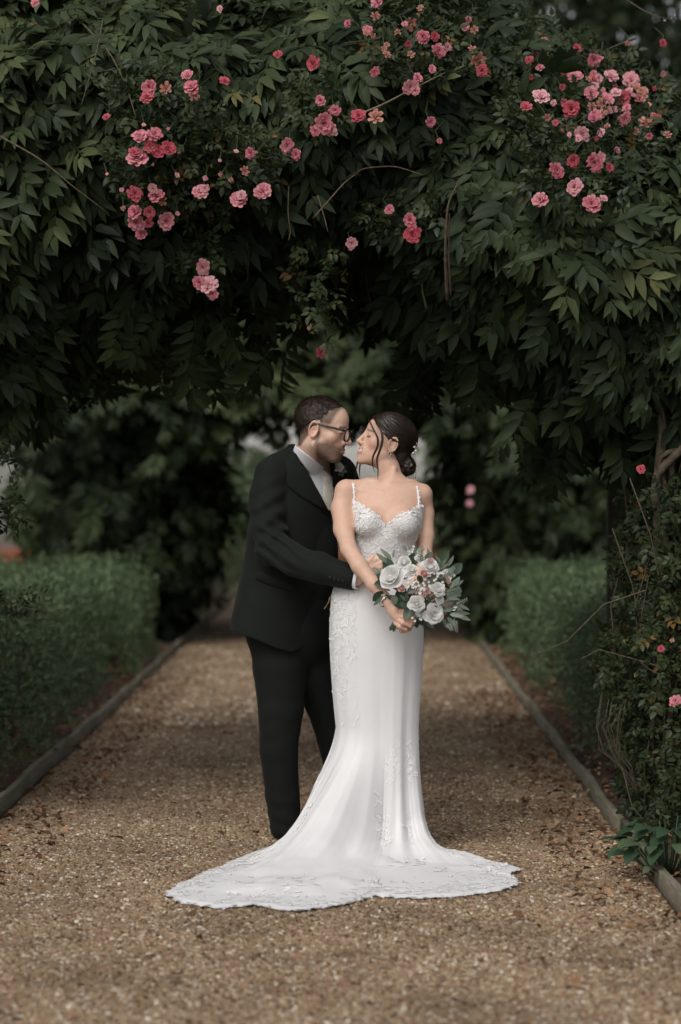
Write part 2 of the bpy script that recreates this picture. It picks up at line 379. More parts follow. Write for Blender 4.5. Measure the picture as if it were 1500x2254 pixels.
pet = leaf_template(1, 0.6, 0.3, -0.2)
petal_px = [(25,2173),(130,2160),(1265,1875),(1290,1945),(1380,1952),(1400,1925),(1330,1895),(1350,1870),(1230,1868),(1255,1750),(1293,1740),(1165,1730),(1095,1760),(1205,1710),
            (1330,1850),(1385,1880),(1440,1960),(1455,1990),(1215,1925),(1170,1995),(1085,1880),(250,1690),(330,1725),(540,1690),(480,1745),(1005,1668),(1300,1775),(1275,1775),
            (380,2035),(860,2080),(1300,2060),(1110,2105),(640,2130),(1020,1735),(1185,1655),(420,1610),(1040,1630),(150,1985),(270,2015)]
r_ = random.Random(4)
for i, (px, py) in enumerate(petal_px):
    g = G(px, py); s = (0.018 + 0.012 * r_.random()) * (1.25 if py > 2100 else 1.0)
    me = make_mesh('fallen_petal', pet[0] * s, pet[1], False, {'tint': np.full(8, r_.random())})
    o = obj('fallen_petal', me, M['petal'], loc=(g.x, g.y, 0.019), rot=(r_.uniform(-.3, .3), r_.uniform(-.3, .3), r_.uniform(0, 6.28)))
    near_edge = g.x > 0.7
    if near_edge: tag(o, 'pale dry petal fallen on the gravel close to the bouquet-side edging', 'petal', 'petals by the edging')
    elif g.y > -.4: tag(o, 'pale dry petal on the gravel in the shade under the near arch', 'petal', 'petals under the arch')
    else: tag(o, 'pale dry petal lying on open gravel in front of the spread train', 'petal', 'petals out on the gravel')

# ---- clipped hedges
def hedge(label, x0, x1, y0, y1, h, n, seed):
    r = np.random.default_rng(seed)
    t = thing('box_hedge', label, 'hedge', ((x0 + x1) / 2, (y0 + y1) / 2, 0))
    cx, cy = (x0 + x1) / 2, (y0 + y1) / 2
    W, L = x1 - x0, y1 - y0
    areas = np.array([W * L, L * h, L * h, W * h, W * h]); k = r.choice(5, n, p=areas / areas.sum())
    u = r.uniform(-.5, .5, n); v = r.uniform(0, 1, n); pos = np.zeros((n, 3)); nor = np.zeros((n, 3))
    for i, (fn, nn) in enumerate([(lambda u, v: (u * W, (v - .5) * L, h), (0, 0, 1)), (lambda u, v: (-W/2, u * L, v * h), (-1, 0, 0)), (lambda u, v: (W/2, u * L, v * h), (1, 0, 0)),
                                  (lambda u, v: (u * W, -L/2, v * h), (0, -1, 0)), (lambda u, v: (u * W, L/2, v * h), (0, 1, 0))]):
        q = k == i; a = fn(u[q], v[q]); pos[q] = np.stack([np.broadcast_to(np.asarray(c, float), q.sum()) for c in a], 1); nor[q] = nn
    low = np.clip(pos[:, 2] / h, 0, 1)
    lump = fbm(pos, 1.7, seed) * 0.17 + fbm(pos, 6, seed + 1) * 0.09
    pos += nor * (lump + r.uniform(-.10, .03, n))[:, None]
    e = np.clip((pos[:, 2] - h * .62) / (h * .38), 0, 1) ** 2 * 0.17; pos[:, :2] *= (1 - e[:, None] / np.array([max(W, .5), max(L, .5)]) * 1.2)
    pos[:, 2] = np.maximum(pos[:, 2], .08)
    keep = r.uniform(0, 1, n) < (0.35 + 0.65 * low); pos, nor = pos[keep], nor[keep]; n = len(pos)
    f = nor * .5 + r.normal(0, .55, (n, 3)) + np.array([0, 0, .35]); up = nor + r.normal(0, .5, (n, 3)) + np.array([0, 0, .4])
    a = Acc(); lt = leaf_template(1, 0.55, 0.2, 0.15)
    tin = np.clip(0.5 + .35 * fbm(pos, 3, seed + 5) + r.normal(0, .16, n), 0, 1)
    scatter(a, lt[0], lt[1], pos, basis(f, up), r.uniform(.022, .042, n), tin)
    o = obj('foliage', a.mesh('hedge_foliage'), M['hedge'], t, kind='stuff')
    core = Acc()                                            # twiggy heart of the hedge
    for i in range(int(L * 16)):
        x, y = r.uniform(-W/2 + .1, W/2 - .1), r.uniform(-L/2 + .05, L/2 - .05)
        p = [(x, y, -.02)]
        for s in range(4): p.append((p[-1][0] + r.normal(0, .05), p[-1][1] + r.normal(0, .06), p[-1][2] + h * .22))
        core.tube(p, [.012, .009, .007, .005, .003], 4)
    obj('stem', core.mesh('hedge_stems'), M['bark'], t, kind='stuff')
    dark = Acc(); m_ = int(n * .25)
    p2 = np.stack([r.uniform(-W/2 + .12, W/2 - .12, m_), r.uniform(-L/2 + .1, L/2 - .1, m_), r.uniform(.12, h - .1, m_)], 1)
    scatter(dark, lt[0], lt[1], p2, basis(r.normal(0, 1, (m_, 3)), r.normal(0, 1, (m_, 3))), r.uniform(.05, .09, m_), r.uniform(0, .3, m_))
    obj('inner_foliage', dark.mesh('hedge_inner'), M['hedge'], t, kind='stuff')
    return t
hedge('clipped green hedge behind the timber edging on the groom side of the path', -3.6, -1.68, 0.9, 10.4, 0.74, 62000, 11)
hedge('clipped green hedge between rose bush and far arch on the bouquet side', 1.24, 3.1, 2.0, 10.4, 0.74, 52000, 12)
hedge('low far hedge beyond the second arch on the groom side', -3.2, -1.62, 14.6, 27.0, 0.8, 14000, 13)
hedge('low far hedge beyond the second arch on the bouquet side', 1.2, 2.8, 14.6, 27.0, 0.8, 14000, 14)
hedge('short low hedge planted along the foot of the white house wall', -2.2, 2.2, 28.2, 29.4, 0.95, 9000, 15)
# ================================================================== ARCHES AND CLIMBERS
def spray_template(seed, pairs=6, L=0.27, ll=0.125):
    """a wisteria leaf: a drooping stalk with paired leaflets, stalk along +y, upper side +z"""
    r = np.random.default_rng(seed); V = []; F3 = []; F4 = []; T = []; n = 0
    bend = r.normal(0, .05)
    def rach(t): return np.array([bend * t * t, L * t, -0.22 * L * t * t])
    st = []
    for t in np.linspace(0, 1, 4):
        p = rach(t); st += [p + (-.0018, 0, 0), p + (.0018, 0, 0), p + (0, 0, .0025)]
    V += st; T += [0.1] * len(st)
    for i in range(3):
        for j in range(3):
            F4.append([i*3 + j, i*3 + (j+1) % 3, i*3 + 3 + (j+1) % 3, i*3 + 3 + j])
    n = len(V)
    specs = []
    for i in range(pairs):
        t = 0.2 + 0.74 * i / (pairs - 1)
        for sd in (-1, 1): specs.append((t + r.normal(0, .015), sd))
    specs.append((1.0, 0))
    for t, sd in specs:
        size = ll * (0.72 + .34 * math.sin(math.pi * min(1, .22 + .72 * t))) * r.uniform(.85, 1.12)
        ang = sd * (math.radians(66 - 26 * t) + r.normal(0, .12)); pit = -0.30 + r.normal(0, .18) - 0.18 * t
        d = np.array([[math.sin(ang) * math.cos(pit), math.cos(ang) * math.cos(pit), math.sin(pit)]])
        up = np.array([[r.normal(0, .15) - sd * 0.1, r.normal(0, .1) + .2, 1.0]])
        B = basis(d, up)[0]; lv_, lf_ = leaf_template(size, 0.36 * r.uniform(.9, 1.12), 0.16, r.uniform(.08, .3))
        v = lv_ @ B.T + rach(t)
        V += list(v); T += [r.normal(0, .07)] * len(v)
        F3 += (lf_[0] + n).tolist(); F4 += (lf_[1] + n).tolist(); n += len(v)
    return np.array(V), [np.array(F3), np.array(F4)], np.array(T)
SPR = [spray_template(s, 5 + s % 2, 0.24 + .02 * (s % 3), .118 + .008 * (s % 3)) for s in range(5)]

def interp(tbl, x):
    t = np.array(tbl, float); return np.interp(x, t[:, 0], t[:, 1])
U_TOP = [(-260, 60), (-120, -110), (0, -190), (300, -150), (520, -60), (640, -90), (800, -60), (950, -30), (1080, 45), (1200, 130), (1320, 205), (1430, 270), (1500, 270), (1620, 380), (1760, 640)]
L_FRONT = [(-260, 1000), (-60, 760), (0, 660), (120, 640), (260, 620), (350, 560), (480, 520), (560, 500), (680, 470), (760, 410), (900, 430), (960, 600), (1080, 650), (1200, 720), (1290, 850), (1380, 890), (1500, 900), (1620, 900), (1760, 1000)]

def front_Y(px, py):
    """depth of the leafy front of the arch: bulging toward the camera at mid height, rolling back at the top"""
    u = interp(U_TOP, px); l = interp(L_FRONT, px); v = np.clip((l - py) / (l - u), 0, 1.15)
    return 0.42 - 0.50 * np.sin(np.pi * np.clip(v * .85 + .12, 0, 1)) + 1.5 * np.clip(v - .62, 0, 1) ** 1.4 * 1.6, v
def px_world(px, py, Y):
    """vectorised P"""
    d = np.stack([(px - 750) / FPX, (1127 - py) / FPX, -np.ones_like(px)], -1) @ np.array(_rot).T
    t = (Y - CAM_Y) / d[:, 1]
    return np.stack([d[:, 0] * t, Y, CAM_Z + d[:, 2] * t], -1)

def frame_arch(label, y0, y1, xl, xr, zs, zt):
    """timber pergola arch: four posts, two curved beams, cross rafters"""
    t = thing('garden_arch', label, 'arch', ((xl + xr) / 2, (y0 + y1) / 2, 0)); o = t.location
    for x in (xl, xr):
        for y in (y0, y1):
            a = Acc(); a.box((x - o.x, y - o.y, zs / 2 - .1), (.10, .10, zs + .2)); obj('post', a.mesh('arch_post'), M['post'], t)
    for y in (y0 + .055, y1 - .055):
        a = Acc(); n = 17; V = []
        for i in range(n):
            s = i / (n - 1); x = xl - .15 + (xr - xl + .3) * s; z = zs + (zt - zs) * (1 - (2 * s - 1) ** 2)
            for dy, dz in ((-.04, -.055), (.04, -.055), (.04, .055), (-.04, .055)): V.append((x - o.x, y - o.y + dy, z + dz))
        F = [[i*4 + j, i*4 + (j+1) % 4, (i+1)*4 + (j+1) % 4, (i+1)*4 + j] for i in range(n-1) for j in range(4)]
        a.add(V, F, [[3, 2, 1, 0], [n*4-4, n*4-3, n*4-2, n*4-1]]); obj('beam', a.mesh('arch_beam'), M['post'], t)
    for i in range(9):
        s = (i + .5) / 9; x = xl + (xr - xl) * s; z = zs + (zt - zs) * (1 - (2 * s - 1) ** 2) + .09
        a = Acc(); a.box((x - o.x, 0, z), (.05, y1 - y0 + .5, .07)); obj('rafter', a.mesh('arch_rafter'), M['post'], t)
    return t
frame_arch('dark timber arch over the path under wisteria and roses', 0.85, 3.0, -2.02, 1.36, 2.3, 2.62)
frame_arch('second timber arch farther along the path, smothered in leaves', 11.3, 13.6, -2.15, 1.66, 2.3, 2.62)

# ---- the wisteria on the near arch
def wisteria(label, x_lo, x_hi, seed, loc):
    r = np.random.default_rng(seed)
    t = thing('wisteria_vine', label, 'vine', loc); base = np.array(loc)
    n = int((x_hi - x_lo) / 880 * 2100)
    px = r.uniform(x_lo, x_hi, n * 2); u = interp(U_TOP, px); l = interp(L_FRONT, px); py = u + (l - u) * r.uniform(-.02, 1.0, n * 2)
    # leave the rose-leaf patches thinner
    thin = np.zeros(n * 2)
    for (cx, cy, rx, ry) in ((385, 340, 160, 140), (1300, 240, 220, 190), (910, 90, 150, 110), (860, 480, 120, 70), (450, 600, 70, 80), (1270, 400, 150, 80), (1080, 110, 120, 80)):
        thin = np.maximum(thin, 1 - np.clip(((px - cx) / rx) ** 2 + ((py - cy) / ry) ** 2, 0, 1))
    keep = r.uniform(0, 1, n * 2) > np.clip(thin * 1.6, 0, .9); px, py = px[keep][:n], py[keep][:n]; n = len(px)
    Y, v = front_Y(px, py)
    W = px_world(px, py, Y)
    lump = fbm(W, 1.7, seed, 2)
    Y2 = Y - 0.28 * lump + r.uniform(0, .28, n)
    pos = px_world(px, py, Y2)
    side = (px - 760) / 900
    nor = np.stack([side * .5 + r.normal(0, .25, n), -1 + 1.1 * np.clip(v - .55, 0, 1), 0.25 + 1.3 * np.clip(v - .35, 0, 1)], 1)
    dirn = np.stack([side * .5 + r.normal(0, .62, n), -.62 + r.normal(0, .25, n), -.62 + .95 * np.clip(v - .25, 0, 1) + r.normal(0, .28, n)], 1)
    mats = basis(dirn, nor); sc = np.where(r.uniform(0, 1, n) < .5 + .3 * fbm(pos, 1.1, seed + 3, 1), r.uniform(.38, .68, n), r.uniform(.72, 1.08, n))
    tin = np.clip(.40 + .42 * fbm(pos, 1.4, seed + 9, 2) + .34 * (v - .4) + r.normal(0, .14, n), 0, .97); tin[r.uniform(0, 1, n) < .012] = 1.0  # tint rises with height: light on the top leaves put into their colour
    front = np.argsort(Y2 + r.normal(0, .1, n) + 10 * ((px < -30) | (px > 1530) | (py < -30)))[:300]
    isf = np.zeros(n, bool); isf[front] = True
    meshes = {}
    def leaf_mesh(k, lev):
        if (k, lev) not in meshes:
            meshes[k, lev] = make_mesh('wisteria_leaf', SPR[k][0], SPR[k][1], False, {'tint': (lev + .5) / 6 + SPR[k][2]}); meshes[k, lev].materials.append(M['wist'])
        return meshes[k, lev]
    for i in front:
        o = bpy.data.objects.new('leaf', leaf_mesh(int(i % 5), int(min(5, tin[i] * 6)))); COL.objects.link(o); o.parent = t
        m4 = Matrix(mats[i].tolist()).to_4x4(); m4.translation = Vector(pos[i] - base)
        o.matrix_local = m4 @ Matrix.Scale(sc[i], 4)
    a = Acc()
    for k in range(5):
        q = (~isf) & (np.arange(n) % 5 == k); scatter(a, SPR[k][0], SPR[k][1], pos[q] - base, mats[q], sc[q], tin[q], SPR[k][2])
    # deeper layers: behind the front, over the top and hanging from the roof of the tunnel
    n2 = int((x_hi - x_lo) * 1.5)
    px2 = r.uniform(x_lo, x_hi, n2); u = interp(U_TOP, px2); l = interp(L_FRONT, px2); py2 = u + (l - u) * r.uniform(.0, 1.0, n2)
    Yb, v2 = front_Y(px2, py2); p2 = px_world(px2, py2, Yb + r.uniform(.25, .7, n2))
    d2 = r.normal(0, .6, (n2, 3)) + np.array([0, -.4, -.5]); up2 = r.normal(0, .4, (n2, 3)) + np.array([0, -.6, .5])
    m2 = basis(d2, up2)
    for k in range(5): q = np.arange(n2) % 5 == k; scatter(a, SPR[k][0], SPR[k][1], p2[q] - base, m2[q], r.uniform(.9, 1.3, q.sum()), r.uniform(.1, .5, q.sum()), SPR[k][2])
    obj('leaf_mass', a.mesh('wisteria_mass'), M['wist'], t, kind='stuff')
    x0, x1 = (x_lo - 788) * .00182, (x_hi - 788) * .00182
    b = Acc(); n3 = int((x1 - x0) * 380)
    X = r.uniform(x0, x1, n3); Yr = r.uniform(.45, 3.3, n3); sx = (X + .23) / 1.55
    top = r.uniform(0, 1, n3) < .5
    zin = 2.60 + .20 * np.clip(1.2 - np.abs(sx) / .5, 0, 1) - .46 * np.abs(sx) ** 2.5 - .10 * np.sin(X * 5.1) - .34 * r.uniform(0, 1, n3) ** 2.2 + .08
    zout = 3.28 - .80 * np.clip(np.abs(sx) - .2, 0, 2) ** 2 + r.uniform(-.25, .1, n3) - .25 * np.clip(Yr - 2.2, 0, 2)
    Yr = np.where(top, np.maximum(Yr, 1.15 + .3 * r.uniform(0, 1, n3)), Yr); Z = np.where(top, zout, zin); p3 = np.stack([X, Yr, Z], 1)
    d3 = np.where(top[:, None], r.normal(0, 1, (n3, 3)) + np.array([0, 0, -.1]), r.normal(0, .3, (n3, 3)) + np.array([0, -.2, -1.0]))
    u3 = np.where(top[:, None], r.normal(0, .3, (n3, 3)) + np.array([0, 0, 1.]), r.normal(0, .5, (n3, 3)) + np.array([0, -1., .2]))
    m3 = basis(d3, u3)
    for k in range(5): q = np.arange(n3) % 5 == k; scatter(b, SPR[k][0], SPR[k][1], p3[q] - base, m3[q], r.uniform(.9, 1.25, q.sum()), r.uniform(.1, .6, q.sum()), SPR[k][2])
    # matted middle of the tunnel roof
    n4 = int((x1 - x0) * 520); X = r.uniform(x0, x1, n4); sx = (X + .23) / 1.55
    p4 = np.stack([X, r.uniform(.5, 3.2, n4), 2.84 - .54 * np.abs(sx) ** 3 + r.uniform(-.20, .32, n4)], 1)
    p4[:, 1] = np.where(p4[:, 2] > 2.72, np.maximum(p4[:, 1], 1.4), p4[:, 1])
    m4_ = basis(r.normal(0, 1, (n4, 3)) * np.array([1, 1, .3]), np.array([0, 0, 1.]) + r.normal(0, .3, (n4, 3)))
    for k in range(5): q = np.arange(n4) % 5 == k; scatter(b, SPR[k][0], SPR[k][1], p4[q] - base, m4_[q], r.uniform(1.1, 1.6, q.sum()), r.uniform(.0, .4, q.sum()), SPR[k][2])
    for hx0, hx1, hy0, hy1, nh in ((180, 480, 600, 800, 60), (540, 650, 600, 770, 16), (-60, 160, 640, 860, 60), (900, 1120, 660, 800, 60), (1160, 1350, 760, 970, 80), (1350, 1520, 820, 960, 50)):   # ragged strands
        if hx0 < x_lo or hx0 >= x_hi: continue
        pp = px_world(r.uniform(hx0, hx1, nh), hy0 + (hy1 - hy0) * r.uniform(0, 1, nh) ** 1.5, r.uniform(.35, 1.7, nh)); mm = basis(r.normal(0, .25, (nh, 3)) + np.array([0, -.15, -1.]), r.normal(0, .4, (nh, 3)) + np.array([0, -1., .2]))
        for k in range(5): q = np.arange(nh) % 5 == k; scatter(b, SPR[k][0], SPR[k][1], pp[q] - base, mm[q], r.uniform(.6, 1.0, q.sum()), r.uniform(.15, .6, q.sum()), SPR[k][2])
    obj('roof_leaf_mass', b.mesh('wisteria_roof'), M['wist'], t, kind='stuff')
    return t, r, base
def woody(t, base, paths):
    for p, r0, r1 in paths:
        p = np.array(p, float); k = np.linspace(0, len(p) - 1, len(p) * 4); q = np.stack([np.interp(k, np.arange(len(p)), p[:, j]) for j in range(3)], 1)
        q[1:-1] = (q[:-2] + q[1:-1] * 2 + q[2:]) / 4
        q += fbm(q, 6, 3)[:, None] * .015
        a = Acc(); a.tube(q - base, np.linspace(r0, r1, len(q)), 6); obj('stem', a.mesh('vine_stem', True), M['bark'], t)
wl, _, bl = wisteria('broad curtain of wisteria leaves on the groom half of the arch', -230, 760, 21, (-1.75, .9, 0))
wr, _, br = wisteria('wisteria with dark drooping leaf fans on the bouquet half of the arch', 760, 1720, 22, (1.4, .3, 0))
woody(wl, bl, [([(-1.75, .9, 0), (-1.7, .8, 1), (-1.8, .9, 1.9), (-1.5, 1., 2.5), (-.7, 1., 2.75)], .035, .012), ([(-1.82, 1., 0), (-1.78, 1.1, 1.2), (-1.7, 1.6, 2.3), (-.9, 1.9, 2.7)], .028, .01)])
woody(wr, br, [([(1.4, .3, 0), (1.30, .25, .7), (1.22, .15, 1.35), (1.24, .12, 1.75), (1.1, .2, 2.3), (.4, .3, 2.68)], .034, .012),
               ([(1.5, .3, 0), (1.36, .2, .9), (1.18, .1, 1.46), (1.34, .05, 1.62), (1.55, .1, 1.75), (1.6, .3, 2.3)], .022, .012),
               ([(1.46, .25, 0), (1.26, .2, 1.1), (1.30, .15, 1.9), (1.2, .3, 2.5)], .018, .010), ([(1.55, .4, .1), (1.33, .12, 1.2), (1.2, .12, 1.56), (1.38, .08, 1.60), (1.6, .2, 1.5)], .016, .009)])
# hanging tendrils, seed pods and runners
def tendril(t, base, pts, r0=.0035, mat='twig', nm='tendril', dy=.52):
    p = np.array([tuple(P(x, y, Y + dy)) for x, y, Y in pts]); k = np.linspace(0, len(p) - 1, len(p) * 4)
    q = np.stack([np.interp(k, np.arange(len(p)), p[:, j]) for j in range(3)], 1); q[1:-1] = (q[:-2] + 2 * q[1:-1] + q[2:]) / 4; q[1:-1] = (q[:-2] + 2 * q[1:-1] + q[2:]) / 4
    a = Acc(); a.tube(q - base, np.linspace(r0, r0 * .4, len(q)), 4); obj(nm, a.mesh(nm, True), M[mat], t)
tendril(wl, bl, [(690, 480, -.75), (725, 440, -.8), (760, 400, -.8), (795, 375, -.75)], .004, 'deadtwig')
tendril(wl, bl, [(700, 430, -.7), (715, 480, -.7), (722, 510, -.7)], .003, 'deadtwig')
tendril(wl, bl, [(636, 410, -.7), (634, 470, -.7), (640, 510, -.68), (636, 528, -.7)], .0028, 'deadtwig')
tendril(wl, bl, [(545, 530, -.4), (548, 580, -.4), (545, 620, -.4)], .002, 'twig')
tendril(wl, bl, [(480, 790, .3), (500, 850, .3), (540, 870, .2), (570, 868, .2)], .0028, 'twig')
tendril(wl, bl, [(0, 300, -.9), (90, 350, -.95), (160, 410, -.95), (240, 470, -.9)], .0045, 'twig')
tendril(wl, bl, [(140, 10, -.3), (240, 110, -.75), (280, 190, -.95), (300, 260, -1.0)], .0045, 'twig')
tendril(wl, bl, [(235, 0, -.2), (215, 110, -.8), (180, 230, -1.0)], .004, 'twig')
tendril(wr, br, [(775, 258, -1.05), (840, 232, -1.08), (910, 195, -1.08), (980, 160, -1.0)], .0045, 'deadtwig')
tendril(wr, br, [(985, 660, -.85), (980, 560, -.95), (985, 450, -1.0), (1010, 400, -1.0)], .007, 'twig', 'seed_pod')
tendril(wr, br, [(992, 650, -.85), (988, 560, -.93), (990, 470, -.98)], .005, 'twig', 'seed_pod')
tendril(wr, br, [(940, 680, -.5), (930, 640, -.5), (930, 615, -.5)], .007, 'wist', 'seed_pod')
tendril(wr, br, [(750, 400, -.6), (800, 370, -.85), (870, 365, -.95), (930, 385, -1.0)], .004, 'twig')
for dx, dy in ((-40, 0), (-20, 60), (25, -10), (60, 30), (110, 0), (85, 80)):
    tendril(wr, br, [(850 + dx * 2, 470 + dy * .4, -.1), (845 + dx * 2, 560 + dy, -.05), (860 + dx * 2.1, 610 + dy, 0), (835 + dx * 1.9, 650 + dy, 0)], .0022, 'twig')
for x in (1075, 1105, 1180):
    tendril(wr, br, [(x + 8, 690, -.2), (x + 3, 760, -.15), (x, 840, -.1)], .002, 'twig')
tendril(wr, br, [(1380, 0, .4), (1420, 25, .3), (1450, 38, .25), (1480, 42, .2)], .003, 'twig')

_lav = leaf_mat('lavender_floret', [(0, (.20, .16, .30)), (1, (.42, .38, .52))], .6, .2, .15)
for k in range(7):
    q = P(1462 + 5 * k, 40 + 5 * math.sin(k * 2.1), .74); v_, f_ = leaf_template(.014, .7); o = obj('floret', make_mesh('floret', v_, f_, False, {'tint': np.full(8, k / 7)}), _lav, wr); o.location = q - Vector(br); o.rotation_euler = (k, k * 1.7, k * 2.3)
# ---- second arch, far along the path: all leaf
def far_arch():
    t = thing('wisteria_vine', 'blurred mass of wisteria over the far arch behind the couple', 'vine', (-1.85, 12.4, 0)); base = np.array(t.location)
    r = np.random.default_rng(31); pos = []; nor = []
    def col(xc, w, zt, n, yf):
        th = r.uniform(0, 2 * math.pi, n); z = r.uniform(.12, zt, n); taper = .45 + .55 * np.clip(z / .9, 0, 1) - .15 * np.clip(z - 1.9, 0, 1)
        R_ = w * taper * (1 + .20 * fbm(np.stack([np.cos(th) * 1.2 + xc, np.sin(th) * 1.2, z], 1), 1.8, 2))
        p = np.stack([xc + R_ * np.cos(th), yf + 1.1 * taper * np.sin(th) * 1.1, z], 1); pos.append(p); nor.append(np.stack([np.cos(th), np.sin(th), .3 + 0 * th], 1))
    col(-2.12, .74, 2.7, 1400, 12.4); col(1.62, .64, 2.7, 1400, 12.4)
    n = 2600; X = r.uniform(-2.9, 2.4, n); sx = (X + .25) / 1.6; Y = r.uniform(10.5, 14.2, n)
    front = r.uniform(0, 1, n) < .5
    zi = 2.19 - .62 * np.abs(sx) ** 2.4; zo = 3.35 - .4 * np.abs(sx) ** 2
    Z = np.where(front, r.uniform(0, 1, n) * (zo - zi) + zi, np.where(r.uniform(0, 1, n) < .6, zo, zi + .1)); Y = np.where(front, 10.6 + .35 * np.abs(np.linspace(-1, 1, n)) + r.uniform(-.2, .35, n), Y)
    pos.append(np.stack([X, Y, Z], 1)); nor.append(np.where(front[:, None], np.array([0, -1., .4]), np.array([0, -.2, 1.])))
    pos = np.concatenate(pos); nor = np.concatenate(nor); n = len(pos)
    lump = fbm(pos, 2.2, 8, 2); pos += nor * (r.uniform(-.25, .08, n) + .34 * lump)[:, None]; kp = r.uniform(0, 1, n) < np.clip(.62 + 1.1 * lump, .12, 1); pos, nor = pos[kp], nor[kp]; n = len(pos)
    d = nor * .6 + np.array([0, 0, -.75]) + r.normal(0, .4, (n, 3)); m = basis(d, nor + np.array([0, 0, .4]) + r.normal(0, .25, (n, 3)))
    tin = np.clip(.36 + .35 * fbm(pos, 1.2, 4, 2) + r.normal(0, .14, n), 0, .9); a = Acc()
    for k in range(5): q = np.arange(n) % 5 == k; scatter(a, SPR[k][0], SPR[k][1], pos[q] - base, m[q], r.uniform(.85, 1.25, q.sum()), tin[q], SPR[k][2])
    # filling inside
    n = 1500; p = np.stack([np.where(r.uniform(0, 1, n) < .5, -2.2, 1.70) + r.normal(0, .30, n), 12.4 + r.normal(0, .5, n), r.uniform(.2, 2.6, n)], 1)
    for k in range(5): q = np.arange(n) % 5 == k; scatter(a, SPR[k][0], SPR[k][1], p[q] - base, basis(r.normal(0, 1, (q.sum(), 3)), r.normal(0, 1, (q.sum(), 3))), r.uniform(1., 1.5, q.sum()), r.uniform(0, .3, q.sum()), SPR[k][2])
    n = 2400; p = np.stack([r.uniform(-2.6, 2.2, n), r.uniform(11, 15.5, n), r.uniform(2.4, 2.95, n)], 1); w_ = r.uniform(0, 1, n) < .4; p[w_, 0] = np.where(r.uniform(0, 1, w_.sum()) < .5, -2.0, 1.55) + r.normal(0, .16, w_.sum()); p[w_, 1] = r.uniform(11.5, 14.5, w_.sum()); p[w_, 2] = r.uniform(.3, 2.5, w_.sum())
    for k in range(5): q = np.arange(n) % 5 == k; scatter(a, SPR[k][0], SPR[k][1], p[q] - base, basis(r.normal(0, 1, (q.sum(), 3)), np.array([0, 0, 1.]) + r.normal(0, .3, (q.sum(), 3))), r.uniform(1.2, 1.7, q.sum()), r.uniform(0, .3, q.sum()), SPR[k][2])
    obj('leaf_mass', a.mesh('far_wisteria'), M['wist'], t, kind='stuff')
    woody(t, base, [([(-1.85, 12, 0), (-1.8, 12, 1.2), (-1.6, 12.2, 2.3), (-.8, 12.4, 2.7)], .04, .015), ([(1.4, 12, 0), (1.35, 12, 1.2), (1.2, 12.2, 2.3), (.4, 12.4, 2.7)], .04, .015)])
    return t
far_arch()

# ---- roses
def rose_mats():
    out = []
    for nm, c0, c1, c2 in (('pink_petal', (0.42, 0.075, 0.115), (0.58, 0.17, 0.22), (0.70, 0.36, 0.38)), ('deep_pink_petal', (0.32, 0.035, 0.06), (0.46, 0.075, 0.105), (0.55, 0.16, 0.18)),
                           ('pale_pink_petal', (0.52, 0.16, 0.19), (0.66, 0.29, 0.33), (0.76, 0.50, 0.50)), ('faded_petal', (0.30, 0.13, 0.07), (0.46, 0.20, 0.17), (0.55, 0.33, 0.25))):
        out.append(leaf_mat(nm, [(0.0, c0), (0.5, c1), (1.0, c2)], 0.6, 0.25, 0.15))
    return out
ROSE_M = rose_mats()
def rose_template(seed, layers=(9, 9, 8, 7, 5), open_=1.0):
    """double rambler rose, unit radius, facing +z"""
    r = np.random.default_rng(seed); a = Acc(); L = len(layers)
    for li, n in enumerate(layers):
        f = li / (L - 1); tilt = math.radians(8 + 62 * f) ; ln = 0.95 - .50 * f
        for j in range(n):
            an = 2 * math.pi * (j + .5 * (li % 2) + r.normal(0, .12)) / n; ti = tilt + r.normal(0, .12); l = ln * r.uniform(.85, 1.1); w = l * r.uniform(.5, .62)
            rows = []
            for t, ww in ((.0, .25), (.5, .95), (.85, 1.0), (1.0, .55)):
                cup = .22 * t * t * (1 - f); rad = l * t * math.cos(ti) + .05; z = l * t * math.sin(ti) + cup * l - (.12 * (t > .9)) + f * .1
                for s_ in (-1, 0, 1):
                    dx = s_ * ww * w / 2; dz = abs(s_) * .10 * w
                    ca, sa = math.cos(an), math.sin(an); rows.append((rad * ca - dx * sa, rad * sa + dx * ca, z + dz - .1))
            F = [[i*3 + k, i*3 + k + 1, i*3 + k + 4, i*3 + k + 3] for i in range(3) for k in range(2)]
            tt = np.array([.15] * 3 + [.35] * 3 + [.6] * 3 + [.8] * 3) + r.normal(0, .1) + .12 * f
            a.add(rows, F, tint=tt)
    return a
rose_meshes = []
for s in range(3):
    for mi, m in enumerate(ROSE_M):
        me = rose_template(40 + s * 4 + mi, (9, 9, 8, 7, 5) if mi != 3 else (6, 5, 4)).mesh('rose_bloom', True); me.materials.append(m); rose_meshes.append((mi, me))
def add_bloom(t, base, p, rad, facing, mi, r):
    me = r.choice([m for k, m in rose_meshes if k == mi])
    o = bpy.data.objects.new('bloom', me); COL.objects.link(o); o.parent = t
    q = Vector(facing).to_track_quat('Z', 'Y'); m4 = q.to_matrix().to_4x4() @ Matrix.Rotation(r.uniform(0, 6.28), 4, 'Z')
    m4.translation = Vector(p) - Vector(base); o.matrix_local = m4 @ Matrix.Diagonal((rad, rad * r.uniform(.85, 1), rad * r.uniform(.75, 1.05), 1))
    return o
